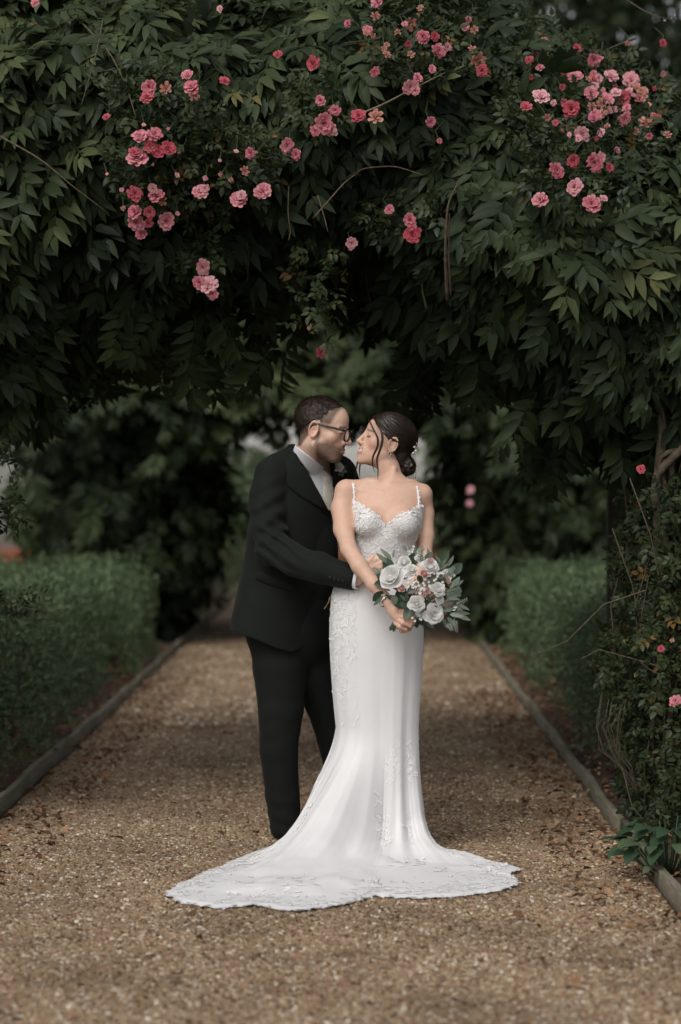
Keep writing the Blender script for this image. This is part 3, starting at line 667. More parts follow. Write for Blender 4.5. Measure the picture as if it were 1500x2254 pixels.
def rose_spray(seed):
    """a rose leaf: five oval leaflets on a stalk"""
    r = np.random.default_rng(seed); V = []; F3 = []; F4 = []; n = 0; T = []
    for t, sd in ((.35, -1), (.35, 1), (.7, -1), (.7, 1), (1., 0)):
        an = sd * math.radians(62 + r.normal(0, 8)); pit = -.15 + r.normal(0, .2); d = np.array([[math.sin(an), math.cos(an), pit]])
        lv_, lf_ = leaf_template(.5 * r.uniform(.85, 1.15), .58, .2, .15); v = lv_ @ basis(d, np.array([[r.normal(0, .2), .1, 1.]]))[0].T + np.array([0, t * .8, -.1 * t * t])
        V += list(v); F3 += (lf_[0] + n).tolist(); F4 += (lf_[1] + n).tolist(); n += 8; T += [r.normal(0, .08)] * 8
    return np.array(V), [np.array(F3), np.array(F4)], np.array(T)
RSP = [rose_spray(s) for s in range(4)]
def rose_leaves(t, base, pos, r, smin=.05, smax=.085, name='leaf_mass', bias=.45, out=(0, -.5, .1)):
    n = len(pos); d = r.normal(0, .7, (n, 3)) + np.array(out); up = r.normal(0, .45, (n, 3)) + np.array([0, -.6, .7]); m = basis(d, up); a = Acc()
    tin = np.clip(bias + .25 * fbm(pos, 2.5, 6, 2) + r.normal(0, .16, n), 0, .93); tin[r.uniform(0, 1, n) < .012] = 1.
    for k in range(4): q = np.arange(n) % 4 == k; scatter(a, RSP[k][0], RSP[k][1], pos[q] - base, m[q], r.uniform(smin, smax, q.sum()), tin[q], RSP[k][2])
    return obj(name, a.mesh('rose_leaves'), M['rosel'], t, kind='stuff')

blooms_l = [(330,192,20,0),(325,215,18,1),(366,195,16,3),(413,165,15,0),(422,193,20,0),(428,210,14,3),(690,140,19,1),(495,178,14,1),(308,300,19,0),(341,296,19,0),(330,322,18,1),(302,350,27,0),(295,335,15,1),(350,335,17,1),(370,328,19,1),
            (297,427,20,1),(345,432,20,0),(338,415,13,2),(358,441,14,3),(298,468,20,0),(300,490,23,0),(330,467,15,1),(327,492,13,1),(366,487,23,0),(312,515,15,0),(443,424,21,0),(452,415,12,2),(526,440,22,0),(532,430,13,2),(580,423,23,0),(552,337,14,0),(540,376,13,3),
            (632,320,19,0),(652,340,14,0),(707,222,15,0),(738,243,15,0),(712,272,27,0),(730,285,17,2),(694,288,14,0),(447,588,20,2),(440,622,18,0),(460,628,26,2),(468,645,18,0),(78,6,13,0),(485,20,9,2),(612,120,12,1),(235,258,10,1),(453,392,7,2),(390,386,7,2),(520,333,6,2),(710,776,16,1)]
blooms_r = [(832,5,17,0),(826,35,13,3),(810,67,13,0),(903,52,17,3),(932,82,18,0),(957,80,12,1),(966,112,18,0),(986,104,10,2),(903,190,20,2),(920,172,13,0),(916,200,12,0),(952,152,11,0),(853,120,11,3),(826,158,13,0),(790,256,19,1),(827,258,22,3),(948,268,14,0),(968,310,7,0),
            (1052,133,22,3),(1062,156,16,1),(1040,108,11,3),(1185,108,20,0),(1200,94,14,0),(1165,132,11,1),(1270,106,12,1),(1308,132,17,0),(1266,170,20,0),(1190,214,21,2),(1236,155,14,1),(1258,240,22,1),(1158,236,15,1),(1283,295,19,2),(1346,168,19,2),(1390,178,22,2),(1402,196,18,3),(1410,212,20,3),(1372,214,20,1),(1335,218,17,0),(1302,205,18,0),
            (1310,256,17,0),(1376,262,18,0),(1422,270,20,3),(1445,262,15,1),(1470,297,11,3),(1225,376,21,0),(1263,353,17,1),(1310,358,23,0),(1322,348,15,2),(1342,368,12,1),(1265,412,21,2),(1190,440,21,0),(1303,448,24,0),(1329,437,10,2),(903,485,18,0),(908,515,22,1),(908,500,12,2),(858,462,13,0),(775,536,15,2),(1358,330,9,0),(1400,290,10,3),(1430,300,9,0),(1355,205,14,2),(1380,240,13,0)]
rr = random.Random(3)
for _ in range(44): blooms_r.append((min(1460, int(rr.gauss(1330, 75))), max(95, int(rr.gauss(210, 55))), rr.uniform(6, 13), rr.choice([0, 1, 2, 3])))
for _ in range(16): blooms_r.append((int(rr.gauss(930, 60)), int(rr.gauss(95, 40)), rr.uniform(6, 11), rr.choice([0, 1, 3, 3])))
for _ in range(12): blooms_l.append((int(rr.gauss(390, 90)), int(rr.gauss(360, 80)), rr.uniform(4, 8), rr.choice([2, 3, 3])))
def climbing_rose(label, loc, blooms, leafspots, seed):
    t = thing('climbing_rose', label, 'rose bush', loc); base = np.array(loc); r = np.random.default_rng(seed)
    for x, y, s, mi in blooms:
        Yf = float(front_Y(np.array([float(x)]), np.array([float(y)]))[0][0]); hang = y > 530
        Y = (Yf - .50) if not hang else (-.2 if y < 700 else .25)
        Y = max(Y, -.8)
        p = P(x, y, Y); rad = s * (Y - CAM_Y) / FPX * .97
        add_bloom(t, base, p, rad, (rr.uniform(-.5, .5), -1, rr.uniform(-.35, .7)), mi, rr)
        q = np.array([p + Vector((0, .02, .0)), p + Vector((rr.uniform(-.03, .03), .08, .05)), p + Vector((rr.uniform(-.06, .06), .22, .11))]); a = Acc(); a.tube(q - base, .0025, 4)
        obj('flower_stalk', a.mesh('flower_stalk'), M['rosel'], t)
    P_ = []
    for cx, cy, rx, ry, n in leafspots:
        th = r.uniform(0, 6.28, n); k = np.sqrt(r.uniform(0, 1, n)); px = cx + rx * k * np.cos(th); py = cy + ry * k * np.sin(th)
        Yf = front_Y(px, py)[0]; Yf = np.where(py > 560, .0, Yf - .22); P_.append(px_world(px, py, np.maximum(Yf, -.7) + r.uniform(-.14, .22, n)))
    rose_leaves(t, base, np.concatenate(P_), r)
    return t, base
cl, clb = climbing_rose('pink rambling rose with bloom clusters on the groom half of the arch', (-1.6, .2, 0), blooms_l, [(380, 340, 150, 120, 420), (330, 200, 120, 60, 120), (430, 440, 140, 60, 180), (440, 570, 50, 60, 70), (700, 230, 60, 80, 80), (560, 350, 80, 60, 100), (700, 640, 60, 120, 60)], 51)
cr, crb = climbing_rose('pink rambling rose thick with blooms on the bouquet half of the arch', (1.35, .2, 0), blooms_r, [(1290, 230, 190, 130, 700), (1180, 120, 120, 70, 200), (920, 90, 120, 90, 330), (1050, 100, 110, 70, 200), (1270, 400, 120, 60, 170), (880, 470, 90, 40, 110), (1440, 280, 70, 90, 160), (1030, 20, 130, 30, 90)], 52)
for p_ in ([(1340, 250), (1250, 330), (1160, 280)], [(1440, 330), (1360, 300), (1270, 210), (1200, 130)], [(1400, 85), (1330, 110), (1270, 180)], [(1040, 110), (930, 60), (870, 80), (760, 95)], [(925, 20), (912, 90), (905, 190)], [(960, 45), (1010, 10), (1060, 0)]):
    tendril(cr, crb, [(x, y, max(-.8, float(front_Y(np.array([float(x)]), np.array([float(y)]))[0][0]) - .2)) for x, y in p_], .0045, 'twig', 'cane', 0)
for p_ in ([(300, 430), (350, 380), (330, 300)], [(440, 560), (430, 500), (410, 440), (360, 390)], [(580, 350), (620, 345), (660, 340)], [(340, 320), (380, 250), (420, 200)]):
    tendril(cl, clb, [(x, y, float(front_Y(np.array([float(x)]), np.array([float(y)]))[0][0]) - .15) for x, y in p_], .0035, 'twig', 'cane', 0)
# roses low down the far arch column
far = thing('climbing_rose', 'two blurred pink roses on the far arch column beside the bride', 'rose bush', (1.0, 10.6, 0)); fb = np.array(far.location)
for x, y, s in ((1036, 1079, 10), (1034, 1108, 9)): add_bloom(far, fb, P(x, y, 10.35), s * 20 / FPX, (0, -1, .2), 2, rr)
a = Acc(); a.tube([(.75, .55, 0), (.45, .2, .8), (.1, -.1, 1.38), (-.03, -.2, 1.42)], [.005, .004, .003, .0025], 5); obj('cane', a.mesh('cane'), M['twig'], far)

# rose bush filling the foot of the bouquet-side column, and its bare canes
def foot_rose():
    loc = (1.5, .45, 0); t = thing('rose_bush', 'dense dark rose bush at the foot of the arch above the broad-leaved weed', 'rose bush', loc); base = np.array(loc); r = np.random.default_rng(61)
    edge = [(1030, 1415), (1100, 1375), (1190, 1365), (1260, 1350), (1300, 1375), (1380, 1340), (1450, 1310), (1500, 1335), (1560, 1350), (1660, 1360), (1780, 1385), (1860, 1425)]
    n = 3600; py = r.uniform(1040, 1850, n * 2); x0 = np.interp(py, [e[0] for e in edge], [e[1] for e in edge]); px = x0 + (1640 - x0) * r.uniform(0, 1, n * 2) ** .95
    th = r.uniform(0, 1, n * 2) < np.clip(1.15 - (py - 1500) / 700, .3, 1); px, py, x0 = px[th][:n], py[th][:n], x0[th][:n]
    dep = np.clip((px - x0) / 160, 0, 1); Y = .55 - .62 * np.sin(dep * math.pi / 2) + r.uniform(-.1, .5, len(px))
    pos = px_world(px, py, Y); pos += fbm(pos, 3, 5)[:, None] * np.array([.05, .15, .05]); pos[:, 2] = np.maximum(pos[:, 2], .06)
    pos[:, 0] = np.maximum(pos[:, 0], .93 + .0 * pos[:, 0])
    rose_leaves(t, base, pos, r, .045, .08, bias=.4, out=(-.2, -.5, -.05))
    for i in range(26):
        x = r.uniform(1.18, 1.45); y = r.uniform(.1, .5); p = [(x, y, 0)]
        for k in range(5): p.append((p[-1][0] + r.normal(.0, .05), p[-1][1] + r.normal(-.01, .04), p[-1][2] + r.uniform(.15, .4)))
        a = Acc(); a.tube(np.array(p) - base, np.linspace(.006, .0025, 6), 4); obj('cane', a.mesh('cane', True), M['twig'], t)
    for i in range(14):                                       # sheaf of dry stems
        x = 1345 + r.uniform(-28, 32); pts = [(x + r.normal(0, 4), 1545 + r.uniform(-20, 40)), (x - 12 + r.normal(0, 6), 1600), (x - 5 + r.normal(0, 8), 1650), (1375 + r.normal(0, 8), 1690), (1400 + r.normal(0, 14), 1740)]
        p = np.array([tuple(P(a_, b_, .10 + r.normal(0, .05))) for a_, b_ in pts]); p[:, 2] = np.maximum(p[:, 2], .03)
        a = Acc(); a.tube(p - base, .0016, 4); obj('dry_stem', a.mesh('dry_stem', True), M['twig'], t)
    for pts in ([(1420, 1300), (1330, 1330), (1250, 1410), (1170, 1445)], [(1480, 1490), (1440, 1480), (1400, 1450)], [(1370, 1690), (1390, 1770), (1420, 1810)], [(1500, 1490), (1430, 1460), (1320, 1430), (1280, 1450)]):
        p = np.array([tuple(P(x, y, -.02)) for x, y in pts]); a = Acc(); a.tube(p - base, np.linspace(.0034, .0018, len(p)), 5); obj('cane', a.mesh('cane', True), M['twig'], t)
    for x, y, s, mi in ((1487, 1543, 15, 0), (1411, 1033, 11, 1), (1455, 1428, 9, 1), (1480, 1410, 6, 3)): add_bloom(t, base, P(x, y, -.25), s * .00178, (-.2, -1, .3), mi, rr)
    return t
foot_rose()
def side_rose():
    loc = (-1.75, .1, 0); t = thing('rose_bush', 'dark trailing rose leaves at the frame-edge post beside the pale house', 'rose bush', loc); base = np.array(loc); r = np.random.default_rng(62); Q = []
    for cx, cy, rx, ry, n in ((40, 840, 100, 80, 130), (15, 1000, 40, 70, 28), (30, 1125, 26, 45, 32), (-110, 1100, 90, 260, 400), (130, 800, 130, 110, 260), (50, 1330, 70, 20, 26), (-60, 1430, 60, 160, 160)):
        th = r.uniform(0, 6.28, n); k = np.sqrt(r.uniform(0, 1, n)); Q.append(px_world(cx + rx * k * np.cos(th), cy + ry * k * np.sin(th), r.uniform(.9, 1.9, n) if cy < 900 else r.uniform(.2, .8, n)))
    rose_leaves(t, base, np.concatenate(Q), r, .05, .075, bias=.25)
    for pts in ([(-40, 860), (0, 960), (30, 1060), (20, 1140)], [(-30, 1300), (20, 1325), (80, 1345), (145, 1350)], [(-80, 1500), (-40, 1300), (-20, 1100), (20, 900), (60, 780)]):
        p = np.array([tuple(P(x, y, .6)) for x, y in pts]); a = Acc(); a.tube(p - base, np.linspace(.004, .0015, len(p)), 5); obj('cane', a.mesh('cane', True), M['twig'], t)
    for i in range(8):
        p = [(-1.8 + r.normal(0, .05), .15 + r.normal(0, .05), 0)]
        for k in range(5): p.append((p[-1][0] + r.normal(0, .05), p[-1][1] + r.normal(0, .05), p[-1][2] + .45))
        a = Acc(); a.tube(np.array(p) - base, np.linspace(.010, .004, 6), 5); obj('cane', a.mesh('cane', True), M['twig'], t)
side_rose()

# broad-leaved weed growing over the edging
def weed():
    g = G(1452, 1925, .03); loc = (g.x + .03, g.y + .02, .02); t = thing('broad_leaved_weed', 'low green weed with broad leaves spilling over the timber edging', 'plant', loc); r = random.Random(5)
    lt = fine_leaf(.70, .2, .35, .72)
    for i in range(64):
        an = r.uniform(0, 6.28); rad = .16 * math.sqrt(r.random()); h = .06 + .15 * (1 - rad / .19) + r.uniform(-.04, .05); s = r.uniform(.05, .095)
        me = make_mesh('weed_leaf', lt[0] * s, lt[1], True, {'tint': np.full(27, r.random())})
        o = obj('leaf', me, M['weed'], t, loc=(rad * math.cos(an) * 1.25, rad * math.sin(an), h), rot=(r.uniform(-.5, .35), r.uniform(-.3, .3), an - math.pi / 2 + r.uniform(-.6, .6)))
        a = Acc(); a.tube([(rad * .3 * math.cos(an), rad * .3 * math.sin(an), 0), (rad * math.cos(an) * 1.2, rad * math.sin(an), h)], .0025, 4); obj('stalk', a.mesh('stalk'), M['weed'], t)
weed()

# lantern hung in the tunnel
def lantern():
    c = P(668, 555, 1.6); t = thing('lantern', 'small amber-glazed lantern hanging in the dark under the arch', 'lantern', (c.x, c.y, c.z)); w0, w1, h = .055, .072, .085
    mg, nt, b, o = new_mat('amber_glass'); b.inputs['Base Color'].default_value = (.40, .19, .055, 1); b.inputs['Roughness'].default_value = .3; b.inputs['Transmission Weight'].default_value = .25
    wood = plain('lantern_brass', (.22, .13, .06), .5, .3, 40, .3)
    for k in range(4):
        cs, sn = math.cos(k * math.pi / 2), math.sin(k * math.pi / 2)
        def rt(x, y, z): return (x * cs - y * sn, x * sn + y * cs, z)
        a = Acc(); V = [rt(-w0 + .01, -w0, -h / 2), rt(w0 - .01, -w0, -h / 2), rt(w1 - .01, -w1, h / 2), rt(-w1 + .01, -w1, h / 2)]; V += [rt(*(np.array([x, y + .004, z]))) for x, y, z in ((-w0 + .01, -w0, -h / 2), (w0 - .01, -w0, -h / 2), (w1 - .01, -w1, h / 2), (-w1 + .01, -w1, h / 2))]
        a.add(V, [[0, 1, 2, 3], [7, 6, 5, 4]]); obj('pane', a.mesh('pane'), mg, t)
        a = Acc(); a.tube([rt(-w0, -w0, -h / 2 - .005), rt(-w1, -w1, h / 2 + .005)], .007, 4); obj('frame_bar', a.mesh('frame_bar'), wood, t)
    a = Acc(); a.box((0, 0, -h / 2 - .012), (2 * w0 + .03, 2 * w0 + .03, .016)); obj('base_plate', a.mesh('base_plate'), wood, t)
    a = Acc(); V = [(-w1 - .015, -w1 - .015, h / 2 + .002), (w1 + .015, -w1 - .015, h / 2 + .002), (w1 + .015, w1 + .015, h / 2 + .002), (-w1 - .015, w1 + .015, h / 2 + .002), (-.015, -.015, h / 2 + .05), (.015, -.015, h / 2 + .05), (.015, .015, h / 2 + .05), (-.015, .015, h / 2 + .05)]
    a.add(V, [[3, 2, 1, 0], [0, 1, 5, 4], [1, 2, 6, 5], [2, 3, 7, 6], [3, 0, 4, 7], [4, 5, 6, 7]]); obj('cap', a.mesh('cap'), wood, t)
    a = Acc(); a.tube([(0, 0, h / 2 + .05), (0, 0, h / 2 + .22), (0, -.02, 2.62 - c.z)], .003, 4); obj('chain', a.mesh('chain'), wood, t)
lantern()
# ================================================================== FAR THINGS: house, trees
def house():
    Y = 30.0; t = thing('house', 'long white rendered house with red brick plinth at the end of the path', 'house', (-.3, Y, 0))
    white = plain('white_render', (.62, .60, .57), .9, .08, 8); brick = plain('red_brick', (.33, .10, .055), .9, .3, 25); slate = plain('slate', (.06, .06, .065), .8, .3, 12)
    glass = plain('dark_glass', (.03, .035, .04), .15, .2, 3, bumpy=0, spec=.6); paint = plain('grey_paint', (.30, .30, .27), .6, .1, 10)
    a = Acc(); a.box((0, 2.5, 2.15), (22, 5, 3.62)); obj('wall', a.mesh('wall'), white, t)
    a = Acc(); a.box((0, 2.48, .17), (22.06, 5.06, .34)); obj('plinth', a.mesh('plinth'), brick, t)
    a = Acc(); V = [(-11.4, -.5, 3.96), (11.4, -.5, 3.96), (11.4, 5.5, 3.96), (-11.4, 5.5, 3.96), (-11.4, 2.5, 6.4), (11.4, 2.5, 6.4)]
    a.add(V, [[0, 1, 5, 4], [2, 3, 4, 5], [3, 2, 1, 0]], [[0, 4, 3], [1, 2, 5]]); rf = obj('roof', a.mesh('roof'), slate, t)
    for x in (-7.5, 7.5): a = Acc(); a.box((x, 2.5, 6.5), (.9, .6, 1.3)); obj('chimney', a.mesh('chimney'), brick, rf)
    for x in (-9.2, -7.4, -2.9, 2.9, 7.2, 9.2):
        a = Acc(); a.box((x, -.012, 1.75), (1.0, .06, 1.35)); w = obj('window', a.mesh('window'), paint, t)
        for i in (-1, 1):
            for j in (-1, 1): a = Acc(); a.box((x + i * .235, -.03, 1.75 + j * .32), (.42, .04, .58)); obj('pane', a.mesh('pane'), glass, w)
        a = Acc(); a.box((x, -.06, 1.04), (1.15, .16, .06)); obj('sill', a.mesh('sill'), white, w)
    a = Acc(); a.box((-.62, -.02, 1.05), (.95, .08, 1.36 + .74)); d = obj('door', a.mesh('door'), paint, t)
    a = Acc(); a.box((-.25, -.075, 1.0), (.03, .03, .12)); obj('handle', a.mesh('handle'), glass, d)
house()
def tree(label, loc, h, rad, n, seed, trunk_h, name='garden_tree', size=.16, mat='tree'):
    t = thing(name, label, 'tree', loc); r = np.random.default_rng(seed); a = Acc()
    z0 = trunk_h; q = [(0, 0, -.05)]
    for k in range(5): q.append((q[-1][0] + r.normal(0, .06) * h / 6, q[-1][1] + r.normal(0, .06) * h / 6, q[-1][2] + h * .15))
    a.tube(q, np.linspace(.035 * h, .012 * h, 6), 8)
    obj('trunk', a.mesh('trunk', True), M['bark'], t)
    L = Acc()
    for k in range(9):
        s = q[2 + k % 4]; an = k * 2.4 + r.normal(0, .3); e = (s[0] + rad * .75 * math.cos(an), s[1] + rad * .75 * math.sin(an), s[2] + h * r.uniform(.12, .32))
        L.tube([s, tuple((np.array(s) + np.array(e)) / 2 + np.array([0, 0, h * .03])), e], [.011 * h, .007 * h, .003 * h], 5)
    obj('limb', L.mesh('limbs', True), M['bark'], t, kind='stuff')
    C = []; nc = 34
    for k in range(nc):
        v = r.normal(0, 1, 3); v /= np.linalg.norm(v); s = r.uniform(.25, .95); C.append((v[0] * rad * s, v[1] * rad * s, z0 + (h - z0) * .5 + v[2] * (h - z0) * .5 * s))
    C = np.array(C); k = r.integers(0, nc, n); v = r.normal(0, 1, (n, 3)); v /= np.linalg.norm(v, axis=1, keepdims=True)
    pos = C[k] + v * (rad * .36 * r.uniform(.55, 1.05, n) ** .5)[:, None] * np.array([1, 1, .8])
    pos[:, 2] = np.maximum(pos[:, 2], .15)
    lt = leaf_template(1, .55, .2, .2); A = Acc(); tin = np.clip(.45 + .3 * fbm(pos, .8, seed) + r.normal(0, .18, n), 0, 1)
    scatter(A, lt[0], lt[1], pos, basis(r.normal(0, .7, (n, 3)) + np.array([0, 0, -.4]), v + np.array([0, 0, .7])), r.uniform(.7, 1.3, n) * size, tin)
    obj('crown', A.mesh('crown'), M[mat], t, kind='stuff'); return t
tree('dark spreading tree rising behind the arch on the bouquet side', (6.4, 17.5, 0), 9.5, 3.4, 15000, 71, 3.0, size=.22)
tree('dark tall tree rising behind the arch on the groom side', (-7.0, 18.5, 0), 10, 3.6, 15000, 72, 3.3, size=.22)
tree('broad dark tree standing behind the roof of the white house', (.5, 39, 0), 15, 7.0, 16000, 73, 3.0, size=.42)
tree('dark tree at the gable of the white house on the bouquet side', (10.5, 27, 0), 12, 4.6, 12000, 74, 2.0, size=.32)
tree('dark tree at the gable of the white house on the groom side', (-11, 27, 0), 12, 4.6, 12000, 75, 2.0, size=.32)
tree('small rounded shrub near the house door beside the far hedge', (-1.75, 25.6, 0), 2.1, .85, 4500, 76, .25, 'garden_shrub', .11, 'hedge')
tree('small leafy shrub in front of the white house on the bouquet side', (1.75, 25.6, 0), 2.3, .9, 4500, 77, .25, 'garden_shrub', .11, 'hedge')
tree('upright green shrub by the far path showing between arch and groom', (-2.35, 17.2, 0), 2.0, .75, 4500, 78, .2, 'garden_shrub', .10, 'hedge')
# ================================================================== FIGURES: smooth implicit bodies turned into one continuous mesh
f32 = np.float32
def A3(*v): return np.array(v, f32)
def PX(px, py, Y): return np.array(tuple(P(px, py, Y)), f32)
def smin(a, b, k): h = np.clip(.5 + .5 * (b - a) / k, 0, 1); return b + (a - b) * h - k * h * (1 - h)
def smax(a, b, k): return -smin(-a, -b, k)
def sell(p, c, r):
    q = (p - A3(*c)) / A3(*r); k0 = np.sqrt((q * q).sum(-1)); k1 = np.sqrt(((q / A3(*r)) ** 2).sum(-1)) + 1e-6
    return k0 * (k0 - 1) / k1
def ssph(p, c, r): return np.sqrt(((p - A3(*c)) ** 2).sum(-1)) - r
def scone(p, a, b, ra, rb):
    a = np.asarray(a, f32); b = np.asarray(b, f32); ba = b - a; t = np.clip(((p - a) @ ba) / (ba @ ba + 1e-12), 0, 1)
    return np.sqrt(((p - a - t[:, None] * ba) ** 2).sum(-1)) - (ra + t * (rb - ra))
def schain(p, pts, k=.02):
    d = None
    for (a, ra), (b, rb) in zip(pts[:-1], pts[1:]):
        e = scone(p, a, b, ra, rb); d = e if d is None else smin(d, e, k)
    return d
def pchip(x, y, n=160):
    x = np.asarray(x, float); y = np.asarray(y, float); o = np.argsort(x); x, y = x[o], y[o]
    m = np.gradient(y, x); X = np.linspace(x[0], x[-1], n); i = np.clip(np.searchsorted(x, X) - 1, 0, len(x) - 2)
    h = x[i + 1] - x[i]; t = (X - x[i]) / h
    return X, (2*t**3 - 3*t**2 + 1) * y[i] + (t**3 - 2*t**2 + t) * h * m[i] + (-2*t**3 + 3*t**2) * y[i+1] + (t**3 - t**2) * h * m[i+1]
class Rings:
    """tube of elliptical sections: rows z, cx, cy, half width, half depth; ang turns the width axis"""
    def __init__(s, rows, ang=0.0):
        rows = np.array(rows, float); s.cols = [pchip(rows[:, 0], rows[:, j]) for j in range(1, 5)]; s.z0, s.z1 = rows[:, 0].min(), rows[:, 0].max()
        s.c, s.s = math.cos(ang), math.sin(ang)
    def at(s, z): return [np.interp(z, X, Y).astype(f32) for X, Y in s.cols]
    def __call__(s, p, grow=0.0):
        cx, cy, w, d = s.at(p[:, 2]); w = w + grow; d = d + grow; x = p[:, 0] - cx; y = p[:, 1] - cy
        u = (x * s.c + y * s.s); v = (-x * s.s + y * s.c)
        k0 = np.sqrt((u / w) ** 2 + (v / d) ** 2); k1 = np.sqrt((u / w / w) ** 2 + (v / d / d) ** 2) + 1e-6
        e = k0 * (k0 - 1) / k1
        return np.maximum(e, np.maximum(p[:, 2] - s.z1, s.z0 - p[:, 2]))
def sdf_mesh(f, lo, hi, res, name, col=None, smooth_it=1):
    lo = np.asarray(lo, float); hi = np.asarray(hi, float); B = 8
    nb = np.ceil((hi - lo) / (res * B)).astype(int); n = nb * B
    bi = np.stack(np.meshgrid(*[np.arange(k) for k in nb], indexing='ij'), -1).reshape(-1, 3)
    cen = (lo + (bi + .5) * B * res).astype(f32); dc = f(cen)
    D = np.repeat(np.repeat(np.repeat(dc.reshape(nb), B, 0), B, 1), B, 2).astype(f32)
    act = bi[np.abs(dc) < res * B * 1.9]
    loc = np.stack(np.meshgrid(*[np.arange(B)] * 3, indexing='ij'), -1).reshape(-1, 3)
    for s in range(0, len(act), 600):
        idx = (act[s:s+600][:, None, :] * B + loc[None]).reshape(-1, 3)
        D[idx[:, 0], idx[:, 1], idx[:, 2]] = f((lo + idx * res).astype(f32))
    S = D < 0
    cnt = np.zeros(np.array(S.shape) - 1, np.uint8)
    off = [(i, j, k) for i in (0, 1) for j in (0, 1) for k in (0, 1)]
    for i, j, k in off: cnt += S[i:i + cnt.shape[0], j:j + cnt.shape[1], k:k + cnt.shape[2]]
    cells = np.argwhere((cnt > 0) & (cnt < 8)); vid = np.full(cnt.shape, -1, np.int32); vid[tuple(cells.T)] = np.arange(len(cells))
    acc = np.zeros((len(cells), 3)); num = np.zeros(len(cells))
    cv = {o: D[cells[:, 0] + o[0], cells[:, 1] + o[1], cells[:, 2] + o[2]].astype(float) for o in off}
    for o in off:
        for ax in range(3):
            if o[ax] == 0:
                q = list(o); q[ax] = 1; q = tuple(q); a, b = cv[o], cv[q]; x = (a < 0) != (b < 0)
                t = np.where(x, a / np.where(a == b, 1, a - b), 0)
                pt = np.array(o, float)[None] + np.eye(3)[ax][None] * t[:, None]; acc += pt * x[:, None]; num += x
    V = lo + (cells + acc / num[:, None]) * res
    Q = []
    for ax in range(3):
        sl0 = [slice(None)] * 3; sl1 = [slice(None)] * 3; sl0[ax] = slice(0, -1); sl1[ax] = slice(1, None)
        e = np.argwhere(S[tuple(sl0)] != S[tuple(sl1)]); b, c = [(1, 2), (2, 0), (0, 1)][ax]
        ok = (e[:, b] > 0) & (e[:, c] > 0) & (e[:, b] < cnt.shape[b]) & (e[:, c] < cnt.shape[c]) & (e[:, ax] < cnt.shape[ax]); e = e[ok]
        fl = S[tuple(e.T)]; qs = []
        for db, dc_ in ((-1, -1), (0, -1), (0, 0), (-1, 0)):
            g = e.copy(); g[:, b] += db; g[:, c] += dc_; qs.append(vid[tuple(g.T)])
        q = np.stack(qs, 1); q[~fl] = q[~fl][:, ::-1]; Q.append(q)
    F = np.concatenate(Q); F = F[(F >= 0).all(1)]
    for _ in range(smooth_it):                       # light relaxation, then done
        s = np.zeros_like(V); w = np.zeros(len(V))
        for a, b in ((0, 1), (1, 2), (2, 3), (3, 0)):
            np.add.at(s, F[:, a], V[F[:, b]]); np.add.at(w, F[:, a], 1); np.add.at(s, F[:, b], V[F[:, a]]); np.add.at(w, F[:, b], 1)
        V = V * .5 + .5 * s / np.maximum(w, 1)[:, None]
    attrs = {}
    if col is not None: attrs['col'] = col(V.astype(f32))
    return make_mesh(name, V, F, True, attrs)
def grad(f, p, e=.002):
    p = np.asarray(p, f32).reshape(-1, 3); g = np.stack([f(p + A3(*np.eye(3)[i] * e)) - f(p - A3(*np.eye(3)[i] * e)) for i in range(3)], 1)
    return g / (np.linalg.norm(g, axis=1, keepdims=True) + 1e-9)
def trace(f, px, py, t0=8.2, off=0.0):
    """points of a surface met by the camera's view rays"""
    d = np.stack([(np.asarray(px, float) - 750) / FPX, (1127 - np.asarray(py, float)) / FPX, -np.ones(np.size(px))], -1) @ np.array(_rot).T; d /= np.linalg.norm(d, axis=1, keepdims=True)
    o = np.array([0, CAM_Y, CAM_Z]); t = np.full(len(d), t0)
    for _ in range(90): t += np.clip(f((o + d * t[:, None]).astype(f32)), -.05, .05) * .8
    p = o + d * t[:, None]; n = grad(f, p); return p + n * off, n
def patch(f, rows, off, thick, name, mat, parent, smooth=True, nu=10, t0=8.2):
    """a flap of cloth lying on surface f: rows are polylines of pixels across it"""
    R_ = []
    for r in rows:
        r = np.array(r, float); k = np.linspace(0, len(r) - 1, nu); R_.append(np.stack([np.interp(k, np.arange(len(r)), r[:, j]) for j in (0, 1)], 1))
    R_ = np.array(R_); m = len(R_); q = R_.reshape(-1, 2); p, n = trace(f, q[:, 0], q[:, 1], t0)
    top = p + n * off; bot = p + n * (off - thick); V = np.concatenate([top, bot]); K = m * nu; F = []
    for i in range(m - 1):
        for j in range(nu - 1):
            a = i * nu + j; F += [[a, a + nu, a + nu + 1, a + 1], [K + a, K + a + 1, K + a + nu + 1, K + a + nu]]
    rim = [j for j in range(nu)] + [i * nu + nu - 1 for i in range(1, m)] + [(m - 1) * nu + j for j in range(nu - 2, -1, -1)] + [i * nu for i in range(m - 2, 0, -1)]
    for a, b in zip(rim, rim[1:] + rim[:1]): F.append([a, b, K + b, K + a])
    return obj(name, make_mesh(name, V, np.array(F), smooth), mat, parent)

